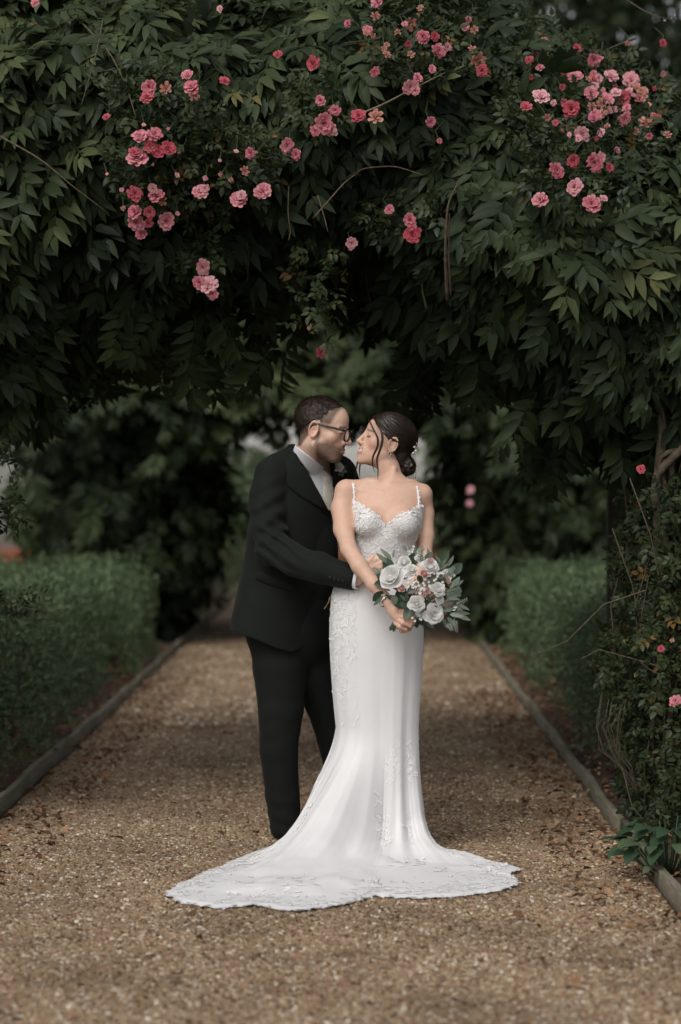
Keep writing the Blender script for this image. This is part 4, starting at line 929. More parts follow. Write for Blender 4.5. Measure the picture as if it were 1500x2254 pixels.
class Frame:
    """local frame of a head: x to its left, y forward, z up"""
    def __init__(s, origin, fwd, up, scale):
        f = np.asarray(fwd, float); f /= np.linalg.norm(f); u = np.asarray(up, float); l = np.cross(u, f); l /= np.linalg.norm(l); u = np.cross(f, l)
        s.M = np.stack([l, f, u], 1); s.o = np.asarray(origin, float); s.k = scale
    def inv(s, p): return (((p - s.o.astype(f32)) @ s.M.astype(f32)) / f32(s.k)).astype(f32)
    def w(s, q): return s.o + (np.asarray(q, float) * s.k) @ s.M.T
def head_sdf(p, g):
    """g: dict of a few shape numbers; p in head space"""
    q = p.copy(); q[:, 0] = np.abs(q[:, 0]); male = g['male']
    d = sell(p, (0, -.018, .030), (.076, .100, .087))
    d = smin(d, sell(p, (0, .030, .042), (.062, .062, .058)), .025)
    d = smin(d, sell(p, (0, .026, -.035), (.058 if male else .056, .066, .076)), .03)
    d = smin(d, ssph(q, (.043, .052, -.020), .022), .02)
    if male: d = smin(d, scone(q, (.052, -.002, -.060), (.020, .068, -.100), .021, .019), .022)
    else: d = smin(d, scone(q, (.046, .002, -.056), (.014, .068, -.098), .019, .016), .024)
    d = smin(d, sell(p, (0, .078, -.103), (.021 if male else .016, .017, .016)), .014)
    d = smin(d, sell(p, (0, .073 if male else .070, -.066), (.034, .027, .030)), .02)
    d = smin(d, scone(q, (.008, .086, .020), (.042, .070, .022), .009 if male else .006, .008 if male else .005), .012)
    d = smax(d, -ssph(q, (.032, .108, .004), .020), .014)
    d = smin(d, ssph(q, (.031, .0765, .004), .0140), .004)
    nz = g.get('nose', 1.0)
    d = smin(d, scone(p, (0, .089, .016), (0, .110 * nz, -.028), .0080, .0100), .009)
    d = smin(d, ssph(p, (0, .110 * nz, -.031), .0108), .006)
    d = smin(d, ssph(q, (.0125, .097, -.036), .0088), .006)
    d = smax(d, -ssph(q, (.0062, .107, -.0455), .0036), .003)
    if male:
        d = smin(d, scone(q, (0, .1000, -.0610), (.022, .088, -.0640), .0052, .0032), .005)
        d = smin(d, scone(q, (0, .0990, -.0725), (.020, .088, -.0690), .0066, .0035), .005)
        d = smax(d, -scone(q, (0, .1070, -.0665), (.025, .0910, -.0665), .0020, .0015), .002)
    else:                                                # smiling: parted lips
        d = smin(d, scone(q, (0, .0975, -.0575), (.025, .083, -.0570), .0048, .0028), .005)
        d = smin(d, scone(q, (0, .0955, -.0760), (.023, .083, -.0640), .0060, .0030), .005)
        d = smax(d, -scone(q, (0, .0990, -.0660), (.023, .0870, -.0610), .0050, .0016), .002)
        d = smin(d, scone(q, (0, .0920, -.0650), (.019, .0840, -.0615), .0050, .0036), .001)
    # ear
    e = q - A3(.0745, -.014, -.006); c, s_ = math.cos(.30), math.sin(.30); eu = e[:, 1]; ev = e[:, 2]; ew = e[:, 0] * c + e[:, 1] * s_ * .8
    rr_ = np.sqrt((eu / .0165) ** 2 + (ev / .0290) ** 2); ear = np.sqrt(((rr_ - 1) * .018) ** 2 + (ew - .006) ** 2) - .0034
    base = sell(np.stack([ew, eu, ev], 1), (-.002, .001, -.002), (.0065, .0165, .029))
    ear = smin(ear, base, .004); ear = smin(ear, ssph(np.stack([ew, eu, ev], 1), (.001, .004, -.029), .0068), .006)
    ear = smax(ear, -ssph(np.stack([ew, eu, ev], 1), (.0085, .003, -.004), .0085), .004)
    ear = smin(ear, ssph(np.stack([ew, eu, ev], 1), (.001, .0145, -.006), .0040), .004)
    d = smin(d, ear, .004)
    return d
# ================================================================== GROOM
def cloth_mat(name, col, rough=.85, weave=900, sheen=.15, var=.12):
    m, nt, b, o = new_mat(name)
    tc = N(nt, 'ShaderNodeTexCoord'); nz = N(nt, 'ShaderNodeTexNoise', Scale=weave, Detail=2); nt.links.new(tc.outputs['Object'], nz.inputs['Vector'])
    n2 = N(nt, 'ShaderNodeTexNoise', Scale=14, Detail=4); nt.links.new(tc.outputs['Object'], n2.inputs['Vector'])
    nt.links.new(ramp(nt, n2.outputs['Fac'], [(.3, tuple(c * (1 - var) for c in col)), (.7, tuple(c * (1 + var) for c in col))]), b.inputs['Base Color'])
    b.inputs['Roughness'].default_value = rough; b.inputs['Sheen Weight'].default_value = sheen; b.inputs['Specular IOR Level'].default_value = .2
    bump(nt, nz.outputs['Fac'], b, .15, .001); return m
def skin_mat(name):
    m, nt, b, o = new_mat(name)
    at = N(nt, 'ShaderNodeAttribute', attribute_name='col'); tc = N(nt, 'ShaderNodeTexCoord'); nz = N(nt, 'ShaderNodeTexNoise', Scale=55, Detail=6)
    nt.links.new(tc.outputs['Object'], nz.inputs['Vector'])
    mx = N(nt, 'ShaderNodeMix', data_type='RGBA', blend_type='MULTIPLY'); mx.inputs['Factor'].default_value = 1
    nt.links.new(at.outputs['Color'], mx.inputs['A']); nt.links.new(ramp(nt, nz.outputs['Fac'], [(.3, (.95, .93, .92)), (.7, (1.02, 1.01, 1.0))]), mx.inputs['B'])
    nt.links.new(mx.outputs['Result'], b.inputs['Base Color']); b.inputs['Roughness'].default_value = .48; b.inputs['Specular IOR Level'].default_value = .35
    b.inputs['Subsurface Weight'].default_value = .10; b.inputs['Subsurface Radius'].default_value = (1, .35, .2); b.inputs['Subsurface Scale'].default_value = .008
    bump(nt, nz.outputs['Fac'], b, .10, .002); return m
M['skin'] = skin_mat('skin')
M['suit'] = cloth_mat('suit_wool', (.0070, .0088, .0076), sheen=.03); M['trouser'] = cloth_mat('trouser_wool', (.0056, .0068, .0061), sheen=.02); M['shirt'] = cloth_mat('shirt_cotton', (.80, .80, .84), .8, 700, .1, .02)
M['hairm'] = plain('dark_brown_hair', (.022, .013, .009), .45, .4, 220, spec=.4, bumpy=.5)
M['strand'] = plain('brown_hair_strand', (.030, .019, .013), .5, .5, 300, spec=.3, bumpy=0)
M['hairf'] = plain('near_black_hair', (.021, .012, .0085), .33, .4, 160, spec=.5, bumpy=.4)
M['blackplastic'] = plain('black_acetate', (.012, .012, .012), .25, .2, 30, spec=.5, bumpy=0)
M['metal'] = plain('silver', (.75, .73, .70), .25, .1, 60, 1.0, 0)
M['gold'] = plain('gold', (.75, .50, .20), .3, .1, 60, 1.0, 0)
def glass_mat():
    m, nt, b, o = new_mat('clear_glass'); tr = N(nt, 'ShaderNodeBsdfTransparent'); gl = N(nt, 'ShaderNodeBsdfGlossy', Roughness=.05); mx = N(nt, 'ShaderNodeMixShader', Fac=.10)
    nt.links.new(tr.outputs[0], mx.inputs[1]); nt.links.new(gl.outputs[0], mx.inputs[2]); nt.links.new(mx.outputs[0], o.inputs['Surface']); return m
M['glass'] = glass_mat()
def tie_mat():
    m, nt, b, o = new_mat('champagne_tie'); tc = N(nt, 'ShaderNodeTexCoord'); v = N(nt, 'ShaderNodeTexVoronoi', Scale=210, feature='DISTANCE_TO_EDGE'); nt.links.new(tc.outputs['Object'], v.inputs['Vector'])
    nt.links.new(ramp(nt, v.outputs['Distance'], [(.02, (.42, .37, .30)), (.12, (.70, .65, .58))]), b.inputs['Base Color']); b.inputs['Roughness'].default_value = .45; return m
M['tie'] = tie_mat()

GY = .08                                                    # the groom stands a little behind the bride
groom = thing('person', 'man in black suit and glasses embracing the woman in white from behind', 'person', tuple(PX(650, 1868, GY) * A3(1, 1, 0)))
GO = groom.location.copy()
def gchild(name, me, mat, parent=None):
    o = obj(name, me, mat, parent or groom)
    if parent is None: o.matrix_parent_inverse = Matrix.Translation(-GO)
    return o
# --- head frame: facing right, a little toward the camera, bowed
a_, b_ = R(15), R(13)
gh = Frame((0, 0, 0), (math.cos(a_) * math.cos(b_), -math.sin(a_) * math.cos(b_), -math.sin(b_)), (math.sin(b_) * math.cos(a_), -math.sin(b_) * math.sin(a_), math.cos(b_)), 1.03)
gh.o = PX(772, 976, -.10) - gh.w((0, .120, -.031))
LAT = np.array([.77, .64, 0]); FWD = np.array([.64, -.77, 0]); ANG = math.atan2(.64, .77)
def zr(py, Y=GY): return float(P(750, py, Y).z)
def xr(px, Y=GY): return float(P(px, 1060, Y).x)
S0 = .00184
gtorso = Rings([(zr(985), xr(683), .09, .085, .070), (zr(1010), xr(676), .09, .150, .095), (zr(1040), xr(668), .085, .185, .112), (zr(1080), xr(660), .08, .200, .128), (zr(1130), xr(652), .075, .205, .140), (zr(1190), xr(642), .07, .200, .145),
                (zr(1250), xr(634), .07, .198, .148), (zr(1310), xr(622), .07, .200, .155), (zr(1370), xr(611), .07, .205, .160), (zr(1440), xr(604), .07, .208, .163)], ANG)
Rsh = [(PX(600, 1046, -.03), .074), (PX(588, 1105, -.06), .073), (PX(590, 1155, -.10), .070), (PX(603, 1207, -.15), .066)]
Rfo = [(PX(603, 1207, -.15), .066), (PX(650, 1236, -.24), .064), (PX(705, 1252, -.31), .057), (PX(790, 1276, -.368), .045)]
Lsh = [(PX(748, 1046, .20), .070), (PX(775, 1120, .24), .066), (PX(790, 1200, .22), .060)]; Lfo = [(PX(790, 1200, .22), .060), (PX(850, 1235, .05), .048)]
cuff_n = (Rfo[-1][0] - Rfo[-2][0]); cuff_n = cuff_n / np.linalg.norm(cuff_n); cuff_p = PX(784, 1274, -.365)
FE = np.array([(xr(735), zr(1100)), (xr(728), zr(1290)), (xr(722), zr(1310)), (xr(706), zr(1360)), (xr(686), zr(1400)), (xr(668), zr(1421)), (xr(645), zr(1431)), (xr(610), zr(1420)), (xr(560), zr(1400)), (xr(510), zr(1385))])
NK0 = gh.w((0, -.024, -.062)).astype(f32); NK1 = PX(668, 1042, .085); NKA = (NK1 - NK0) / np.linalg.norm(NK1 - NK0)
VZ = np.array([zr(1124, 0), zr(1050, 0), zr(985, 0), zr(940, 0)]); VL = np.array([xr(721, 0), xr(682, 0), xr(650, 0), xr(636, 0)]); VR = np.array([xr(729, 0), xr(738, 0), xr(738, 0), xr(732, 0)])
def jacket_raw(p):
    d = gtorso(p)
    d = smin(d, scone(p, PX(610, 1030, .0), PX(690, 1000, .1), .058, .05), .05); d = smin(d, scone(p, PX(690, 1000, .1), PX(745, 1036, .19), .05, .06), .04)
    return d
def jacket(p):
    d = jacket_raw(p)
    # V opening over the shirt, neck hole
    z = p[:, 2]; xl = np.interp(z, VZ, VL).astype(f32); xr_ = np.interp(z, VZ, VR).astype(f32)
    v = np.maximum(np.maximum(xl - p[:, 0], p[:, 0] - xr_), np.maximum(VZ[0] - z, p[:, 1] - .13)); d = smax(d, -v, .005)
    d = smax(d, -scone(p, NK0 - NKA * .05, NK1, .068, .072), .006)
    # hem and cut-away front
    hz = np.interp(p[:, 0], FE[::-1, 0][np.argsort(FE[::-1, 0])], FE[::-1, 1][np.argsort(FE[::-1, 0])]).astype(f32)
    d = smax(d, (hz - p[:, 2]) * .8, .006)
    arm = smin(schain(p, Rsh, .012), schain(p, Rfo, .012), .03)
    arm = smax(arm, (p - cuff_p) @ cuff_n, .004)
    fold = .0100 * np.sin(p[:, 2] * 120 + p[:, 0] * 60 + 6 * fbm(p, 6, 3, 2)) * np.exp(-((p - PX(625, 1205, -.2)) ** 2).sum(1) / .016)
    fold += .0065 * np.sin(p[:, 2] * 75 - p[:, 0] * 40 + 5 * fbm(p, 5, 4, 2)) * np.exp(-((p - PX(585, 1140, -.1)) ** 2).sum(1) / .02)
    d = smin(d, arm + fold, .012)
    d = smin(d, smin(schain(p, Lsh, .03), schain(p, Lfo, .03), .03), .02)
    drag = p - PX(722, 1295, -.1); dr = np.sqrt((drag ** 2).sum(1)); d = d + .0035 * np.exp(-dr / .16) * np.sin(np.arctan2(drag[:, 2], -drag[:, 0]) * 9 + 2 * fbm(p, 5, 8, 1)) * np.clip(dr / .03, 0, 1)
    return d + .0028 * fbm(p, 9, 1, 2) + .004 * fbm(p * A3(1, 1, .45), 6, 2, 1)
jk = gchild('jacket', sdf_mesh(jacket, (-.56, -.55, .70), (.16, .36, 1.68), .0045, 'jacket', smooth_it=2), M['suit'])
# --- shirt and waistcoat front
def shirt(p):
    d = gtorso(p, -.016); d = smin(d, scone(p, PX(690, 1000, .1), PX(740, 1030, .18), .045, .05), .03)
    d = np.maximum(d, zr(1330) - p[:, 2])
    neck = scone(p, NK0 - NKA * .05, NK1 + NKA * .05, .0625, .068); cm = A3(-.60, .0, -.80); s = (p - PX(689, 1009, .02)) @ cm
    col = np.maximum(np.abs(neck) - .0035, np.maximum(-s, s - .026 - .075 * np.clip((p[:, 0] - xr(655)) / (xr(724) - xr(655)), 0, 1))); d = np.maximum(d, -s + .012)
    return smin(d, col, .004)
sh = gchild('shirt', sdf_mesh(shirt, (-.42, -.2, .9), (.12, .32, 1.70), .0034, 'shirt', smooth_it=2), M['shirt'])
def waist(p): return np.maximum(np.maximum(smin(gtorso(p, -.010), sell(p, PX(688, 1230, .07), (.105, .10, .24)), .02), zr(1372) - p[:, 2]), p[:, 2] - zr(1135))
wc = gchild('waistcoat', sdf_mesh(waist, (-.44, -.2, .70), (.14, .32, 1.34), .007, 'waistcoat'), M['trouser'])
TF = np.stack([LAT, FWD, [0, 0, 1]], 1).astype(f32); tk, tn = trace(shirt, [718, 723], [1056, 1092], 9.0); tk = tk.astype(f32)
def tie_sdf(p):
    k = sell((p - tk[0]) @ TF, (0, .004, 0), (.021, .014, .022)); b = sell((p - tk[1]) @ TF, (0, .002, 0), (.030, .012, .085)); return smin(k, b, .006)
tie = gchild('tie', sdf_mesh(tie_sdf, (-.24, -.25, 1.2), (.02, .10, 1.58), .0035, 'tie'), M['tie'])
# --- lapels, collar, pocket flap, buttons
patch(jacket_raw, [[(654, 988), (643, 996), (633, 1008)], [(660, 1004), (640, 1022), (622, 1040)], [(674, 1035), (655, 1058), (634, 1072)], [(692, 1070), (678, 1086), (662, 1094)], [(708, 1100), (702, 1107), (694, 1112)], [(722, 1128), (720, 1129), (718, 1130)]], .010, .008, 'lapel', M['suit'], jk, nu=9, t0=9.0)
patch(jacket_raw, [[(729, 1004), (740, 1003), (750, 1008)], [(731, 1024), (746, 1026), (762, 1030)], [(732, 1046), (748, 1050), (766, 1048)], [(732, 1072), (744, 1076), (757, 1078)]], .010, .008, 'lapel', M['suit'], jk, nu=8, t0=9.0)
patch(jacket, [[(569, 1257), (600, 1266), (655, 1284)], [(566, 1266), (598, 1277), (653, 1293)], [(563, 1275), (596, 1288), (651, 1303)]], .0065, .006, 'pocket_flap', M['suit'], jk, nu=14)
bt = Acc(); nn = 14
for i in range(nn):
    an = 2 * math.pi * i / nn; bt.V.append(np.array([[math.cos(an) * .0068, math.sin(an) * .0068, .0], [math.cos(an) * .0068, math.sin(an) * .0068, .003], [math.cos(an) * .0045, math.sin(an) * .0045, .0022]], f32))
V = np.concatenate(bt.V + [np.array([[0, 0, .0018]], f32)]); F4 = [[i*3, (i+1) % nn * 3, (i+1) % nn * 3 + 1, i*3 + 1] for i in range(nn)] + [[i*3 + 1, (i+1) % nn * 3 + 1, (i+1) % nn * 3 + 2, i*3 + 2] for i in range(nn)]; F3 = [[i*3 + 2, (i+1) % nn * 3 + 2, nn * 3] for i in range(nn)]
btm = make_mesh('button', V, [np.array(F4), np.array(F3)], False); btm.materials.append(M['blackplastic'])
for px, py, k in ((727, 1271, 1), (737, 1274, 1), (746, 1276, 1), (755, 1279, 1), (719, 1293, 1.5)):
    p, n = trace(jacket, [px], [py]); o = obj('button', btm, None, jk); m4 = Vector(n[0]).to_track_quat('Z', 'Y').to_matrix().to_4x4(); m4.translation = Vector(p[0] + n[0] * .001); o.matrix_local = m4 @ Matrix.Scale(k, 4)
# --- shirt cuff and hand on her waist, head, neck: one skin
Rh = [(PX(780, 1272, -.365), .028), (PX(800, 1262, -.375), .026), (PX(815, 1250, -.378), .024)]
gcuff = gchild('shirt_cuff', sdf_mesh(lambda p: np.maximum(np.abs(scone(p, PX(765, 1267, -.352), PX(800, 1277, -.374), .042, .037)) - .003, np.maximum((p - cuff_p) @ cuff_n - .016, -((p - cuff_p) @ cuff_n + .02))), (-.06, -.48, 1.02), (.06, -.3, 1.15), .003, 'shirt_cuff'), M['shirt'])
gfing = [[(PX(818, 1240, -0.383), .0105), (PX(832, 1230, -0.388), .0095), (PX(845, 1226, -0.378), .0085)], [(PX(822, 1247, -0.383), .0105), (PX(838, 1239, -0.390), .0098), (PX(852, 1236, -0.378), .0085)], [(PX(822, 1254, -0.383), .0105), (PX(838, 1248, -0.390), .0095), (PX(851, 1246, -0.378), .0085)], [(PX(818, 1262, -0.383), .0100), (PX(832, 1258, -0.388), .0090), (PX(844, 1257, -0.378), .0075)]]
gthumb = [(PX(802, 1248, -0.378), .0125), (PX(812, 1236, -0.388), .0105), (PX(822, 1224, -0.386), .0090)]
def groom_skin(p):
    q = gh.inv(p); d = head_sdf(q, {'male': True, 'nose': 1.03}) * gh.k
    n = scone(p, NK0, NK1, .058, .060); d = smin(d, n, .022)
    d = smin(d, gtorso(p, -.045), .015)
    a = smin(schain(p, [(c, r - .022) for c, r in Rsh], .02), schain(p, [(c, r - .018) for c, r in Rfo[:-1]] + [(cuff_p, .028)], .02), .02); d = smin(d, a, .03)
    h = schain(p, Rh, .02)
    for fg in gfing: h = smin(h, schain(p, fg, .004), .006)
    h = smin(h, schain(p, gthumb, .004), .008)
    return smin(d, h, .012)
def groom_col(V):
    q = gh.inv(V); n = len(V); c = np.tile(A3(.66, .445, .345), (n, 1)); ax = np.abs(q[:, 0])
    def mix(w, col): c[:] = c * (1 - w[:, None]) + A3(*col) * w[:, None]
    head = q[:, 2] > -.17
    cheek = np.exp(-((ax - .042) ** 2 + (q[:, 1] - .07) ** 2 + (q[:, 2] + .03) ** 2) / .0006); mix(cheek * .4, (.56, .28, .215))
    ear = np.clip((ax - .072) / .006, 0, 1) * (np.abs(q[:, 2]) < .05); mix(ear * .45, (.58, .30, .23))
    sp = fbm(q, 420, 3, 1) * .5 + .5
    beard = np.clip((-.038 - q[:, 2] + .2 * (q[:, 1] - .02) * (q[:, 1] < .05)) / .02, 0, 1) * np.clip((q[:, 1] + .004) / .016, 0, 1) * np.clip((q[:, 2] + .135) / .02, 0, 1)
    beard = np.maximum(beard, np.clip(1 - np.abs(q[:, 1] - .006) / .012, 0, 1) * np.clip((.012 - q[:, 2]) / .02, 0, 1) * (q[:, 2] > -.07) * (ax > .05) * (ax < .075))
    lip = np.exp(-((q[:, 2] + .067) / .0075) ** 2) * (ax < .023) * (q[:, 1] > .084)
    mix(beard * (.76 + .22 * sp) * (1 - lip), (.10, .062, .042)); mix(lip * .6, (.36, .13, .11))
    brow = np.exp(-((q[:, 2] - .024 + .12 * (ax - .03)) / .0050) ** 2) * (ax > .010) * (ax < .050) * (q[:, 1] > .06); mix(brow * .8 * (.6 + .4 * sp), (.03, .018, .012))
    eye = np.exp(-(((q[:, 2] - .0005) / .0028) ** 2)) * (np.abs(ax - .031) < .013) * (q[:, 1] > .080); mix(eye * .85, (.02, .012, .01))
    scalp = np.clip((q[:, 2] - .010 + .9 * np.clip(-q[:, 1] - .005, 0, 1) * 2.0) / .02, 0, 1) * np.clip((.045 + .25 * q[:, 2] - q[:, 1] - .55 * np.clip(.03 - q[:, 2], 0, 1)) / .014, 0, 1) * (ax < .0745) * (q[:, 2] > -.085)
    mix(scalp * (.68 + .25 * sp) * head, (.035, .021, .015)); return c
gb = gchild('body', sdf_mesh(groom_skin, (-.50, -.50, .98), (.16, .30, 1.86), .0028, 'groom_body', groom_col), M['skin'])
def groom_hair(p):
    q = gh.inv(p); d = sell(q, (0, -.019, .034), (.0785, .1028, .0908)); d = smin(d, sell(q, (0, .031, .050), (.0612, .0590, .0545)), .02)
    line = q[:, 1] - (.050 + .22 * (q[:, 2] - .09) + .10 * np.clip(.03 - np.abs(q[:, 0]), 0, .03) * 10 * .12 - .6 * np.clip(.085 - q[:, 2], 0, 1) - .55 * np.clip(np.abs(q[:, 0]) - .030, 0, .03) + .8 * np.clip(np.abs(q[:, 0]) - .060, 0, 1)) + .004 * fbm(q, 60, 2, 1)
    low = (.030 + .9 * np.clip(q[:, 1] + .01, -.2, 0) + .004 * fbm(q, 50, 5, 1)) - q[:, 2]
    d = d + .0022 * fbm(q * A3(1, .4, 1), 90, 7, 2)
    return np.maximum(np.maximum(d, line), low) * gh.k
hr = gchild('hair', sdf_mesh(groom_hair, (-.40, -.30, 1.45), (.10, .25, 1.90), .003, 'groom_hair', smooth_it=1), M['hairm'])
def strands(parent, name, frame, roots, dirs, ln, mat, w=.0011, curve=None):
    a = Acc(); n = len(roots); s = np.cross(dirs, roots); s /= np.linalg.norm(s, axis=1, keepdims=True) + 1e-9; L = ln[:, None]
    p0, p1, p2 = roots, roots + dirs * L * .55 + roots / np.linalg.norm(roots, axis=1, keepdims=True) * L * .10, roots + dirs * L
    V = np.stack([p0 - s * w, p0 + s * w, p1 - s * w * .8, p1 + s * w * .8, p2], 1); V = frame.w(V.reshape(-1, 3)); b = np.arange(n)[:, None] * 5
    a.add(V, b + np.array([[0, 1, 3, 2]]), b + np.array([[2, 3, 4]])); return gchild(name, a.mesh(name), mat, parent) if parent else a
r = np.random.default_rng(5); n = 5200; v = r.normal(0, 1, (n, 3)); v /= np.linalg.norm(v, axis=1, keepdims=True); rt = v * np.array([.0800, .1045, .0925]) + np.array([0, -.019, .034])
ok = (groom_hair(gh.w(rt * np.array([1, 1, 1]) - v * .004).astype(f32)) < 0); rt, v = rt[ok], v[ok]; flow = np.array([0, .75, -.1]) - v * (v @ np.array([0, .75, -.1]))[:, None] * .9 + v * .02 + r.normal(0, .18, v.shape); flow[:, 2] -= .7 * np.clip(.07 - rt[:, 2], 0, .1) * 10; flow /= np.linalg.norm(flow, axis=1, keepdims=True)
so = strands(hr, 'hair_strands', gh, rt, flow, r.uniform(.005, .013, len(rt)), M['strand'], .0013); so['kind'] = 'stuff'
# --- glasses
gl = bpy.data.objects.new('glasses', None); COL.objects.link(gl); gl.parent = groom; gl.matrix_parent_inverse = Matrix.Translation(-GO)
for sx in (-1, 1):
    a = Acc(); ang = np.linspace(0, 2 * math.pi, 29); c_, s_ = np.cos(ang), np.sin(ang); sq = 1 / (np.abs(c_) ** 3 + np.abs(s_) ** 3) ** (1 / 3)
    ring = np.stack([sx * .0345 + .0265 * c_ * sq, .1120 - .18 * np.abs(sx * .0345 + .0265 * c_ * sq - 0) ** 1.0 * .45, -.002 + .0235 * s_ * sq], 1); a.tube(gh.w(ring), .0034, 6, cap=False); obj('rim', a.mesh('rim', True), M['blackplastic'], gl)
    rg = gh.w(ring[:-1]); me = make_mesh('lens', np.concatenate([rg, rg.mean(0, keepdims=True)]), np.array([[i, (i + 1) % 28, 28] for i in range(28)]), True); obj('lens', me, M['glass'], gl)
    a = Acc(); a.tube(gh.w([(sx * .0605, .107, .013), (sx * .068, .088, .014), (sx * .0755, .030, .016), (sx * .0790, -.006, .017), (sx * .0790, -.024, .004), (sx * .0775, -.030, -.016)]), [.0048, .0048, .0042, .0034, .003, .0025], 6); obj('temple_arm', a.mesh('temple_arm', True), M['blackplastic'], gl)
a = Acc(); a.tube(gh.w([(-.012, .1105, .006), (0, .1135, .009), (.012, .1105, .006)]), .0024, 6); obj('bridge', a.mesh('bridge', True), M['blackplastic'], gl)
# --- trousers, shoes
Rl = [(PX(612, 1400, .05), .112), (PX(616, 1470, .04), .108), (PX(619, 1560, .03), .092), (PX(614, 1650, .03), .077), (PX(622, 1750, .05), .069), (PX(633, 1852, .06), .062)]
Ll = [(PX(672, 1400, .13), .110), (PX(694, 1480, .15), .098), (PX(728, 1580, .20), .080), (PX(752, 1680, .24), .074), (PX(762, 1846, .26), .064)]
def trousers(p):
    d = smin(schain(p, Rl, .010), schain(p, Ll, .010), .03); d = smin(d, sell(p, PX(634, 1385, .085), (.170, .140, .13)), .05); d = smin(d, sell(p, PX(666, 1370, .08), (.130, .12, .19)), .03)
    d = np.maximum(d, .028 - p[:, 2])
    cr = np.exp(-((p[:, 2] - .10) / .10) ** 2); d = d + .0016 * cr * np.sin(p[:, 2] * 95 + p[:, 0] * 35 + 4 * fbm(p, 7, 9, 2)); kn = np.exp(-((p[:, 2] - .46) / .11) ** 2); d = d + .0008 * kn * np.sin(p[:, 2] * 70 - p[:, 0] * 50 + 4 * fbm(p, 6, 10, 2))
    return d + .0012 * fbm(p * A3(1, 1, .3), 7, 6, 1)
gchild('trousers', sdf_mesh(trousers, (-.56, -.2, -.02), (.14, .45, 1.02), .006, 'trousers', smooth_it=2), M['trouser'])
for c, nm in ((PX(634, 1866, .06), 'shoe'), (PX(762, 1866, .26), 'shoe')):
    c = c * A3(1, 1, 0); t_ = c + A3(.17, -.10, 0)
    gchild(nm, sdf_mesh(lambda p: np.maximum(smin(scone(p, c + A3(0, 0, .040), t_ + A3(0, 0, .030), .040, .034), scone(p, c + A3(-.03, .02, .035), c + A3(0, 0, .07), .036, .040), .03), .012 - p[:, 2]), c + A3(-.15, -.25, -.01), c + A3(.28, .12, .14), .006, 'shoe'), M['blackplastic'])
ch = Acc(); pts = PX(716, 1334, -.02); ch.tube([PX(714, 1340, -.075), PX(719, 1334, -.080), PX(724, 1325, -.085), PX(727, 1314, -.085)], .0025, 5); gchild('watch_chain', ch.mesh('watch_chain', True), M['gold'])
# ================================================================== BRIDE
BY = -.25
bride = thing('person', 'woman in white lace wedding gown with spread train leaning back to the man', 'person', (float(PX(830, 1870, BY)[0]), BY, 0))
BO = bride.location.copy()
def bchild(name, me, mat, parent=None):
    o = obj(name, me, mat, parent or bride)
    if parent is None: o.matrix_parent_inverse = Matrix.Translation(-BO)
    return o
def lace_mat(name, col, scale, strength, dist):
    m, nt, b, o = new_mat(name); tc = N(nt, 'ShaderNodeTexCoord'); v = N(nt, 'ShaderNodeTexVoronoi', Scale=scale, feature='SMOOTH_F1'); nz = N(nt, 'ShaderNodeTexNoise', Scale=scale * .4, Detail=5)
    nt.links.new(tc.outputs['Object'], nz.inputs['Vector']); mxv = N(nt, 'ShaderNodeVectorMath', operation='MULTIPLY_ADD'); mxv.inputs[1].default_value = (.02, .02, .02)
    nt.links.new(nz.outputs['Color'], mxv.inputs[0]); nt.links.new(tc.outputs['Object'], mxv.inputs[2]); nt.links.new(mxv.outputs[0], v.inputs['Vector'])
    nt.links.new(ramp(nt, v.outputs['Distance'], [(.0, col), (.7, tuple(c * .86 for c in col))]), b.inputs['Base Color']); b.inputs['Roughness'].default_value = .55; b.inputs['Sheen Weight'].default_value = .2
    bump(nt, v.outputs['Distance'], b, strength, dist); return m
M['lace'] = lace_mat('ivory_lace', (.72, .69, .675), 130, .5, .004)
M['applique'] = lace_mat('lace_applique', (.87, .855, .85), 300, .4, .0015)
def satin():
    m, nt, b, o = new_mat('white_crepe'); tc = N(nt, 'ShaderNodeTexCoord'); nz = N(nt, 'ShaderNodeTexNoise', Scale=700, Detail=2); nt.links.new(tc.outputs['Object'], nz.inputs['Vector'])
    n2 = N(nt, 'ShaderNodeTexNoise', Scale=5, Detail=4); nt.links.new(tc.outputs['Object'], n2.inputs['Vector'])
    nt.links.new(ramp(nt, n2.outputs['Fac'], [(.3, (.71, .70, .70)), (.7, (.77, .76, .76))]), b.inputs['Base Color']); b.inputs['Roughness'].default_value = .55; b.inputs['Sheen Weight'].default_value = .25; b.inputs['Specular IOR Level'].default_value = .3
    bump(nt, nz.outputs['Fac'], b, .06, .0008)
    tr = N(nt, 'ShaderNodeBsdfTranslucent', Color=(.68, .67, .68, 1)); mx = N(nt, 'ShaderNodeMixShader', Fac=.12); nt.links.new(b.outputs[0], mx.inputs[1]); nt.links.new(tr.outputs[0], mx.inputs[2]); nt.links.new(mx.outputs[0], o.inputs['Surface']); return m
M['gown'] = satin()
def tulle():
    m, nt, b, o = new_mat('tulle'); b.inputs['Base Color'].default_value = (.8, .8, .78, 1); b.inputs['Roughness'].default_value = .7; tr = N(nt, 'ShaderNodeBsdfTransparent'); mx = N(nt, 'ShaderNodeMixShader', Fac=.28)
    nt.links.new(tr.outputs[0], mx.inputs[1]); nt.links.new(b.outputs[0], mx.inputs[2]); nt.links.new(mx.outputs[0], o.inputs['Surface']); return m
M['tulle'] = tulle()
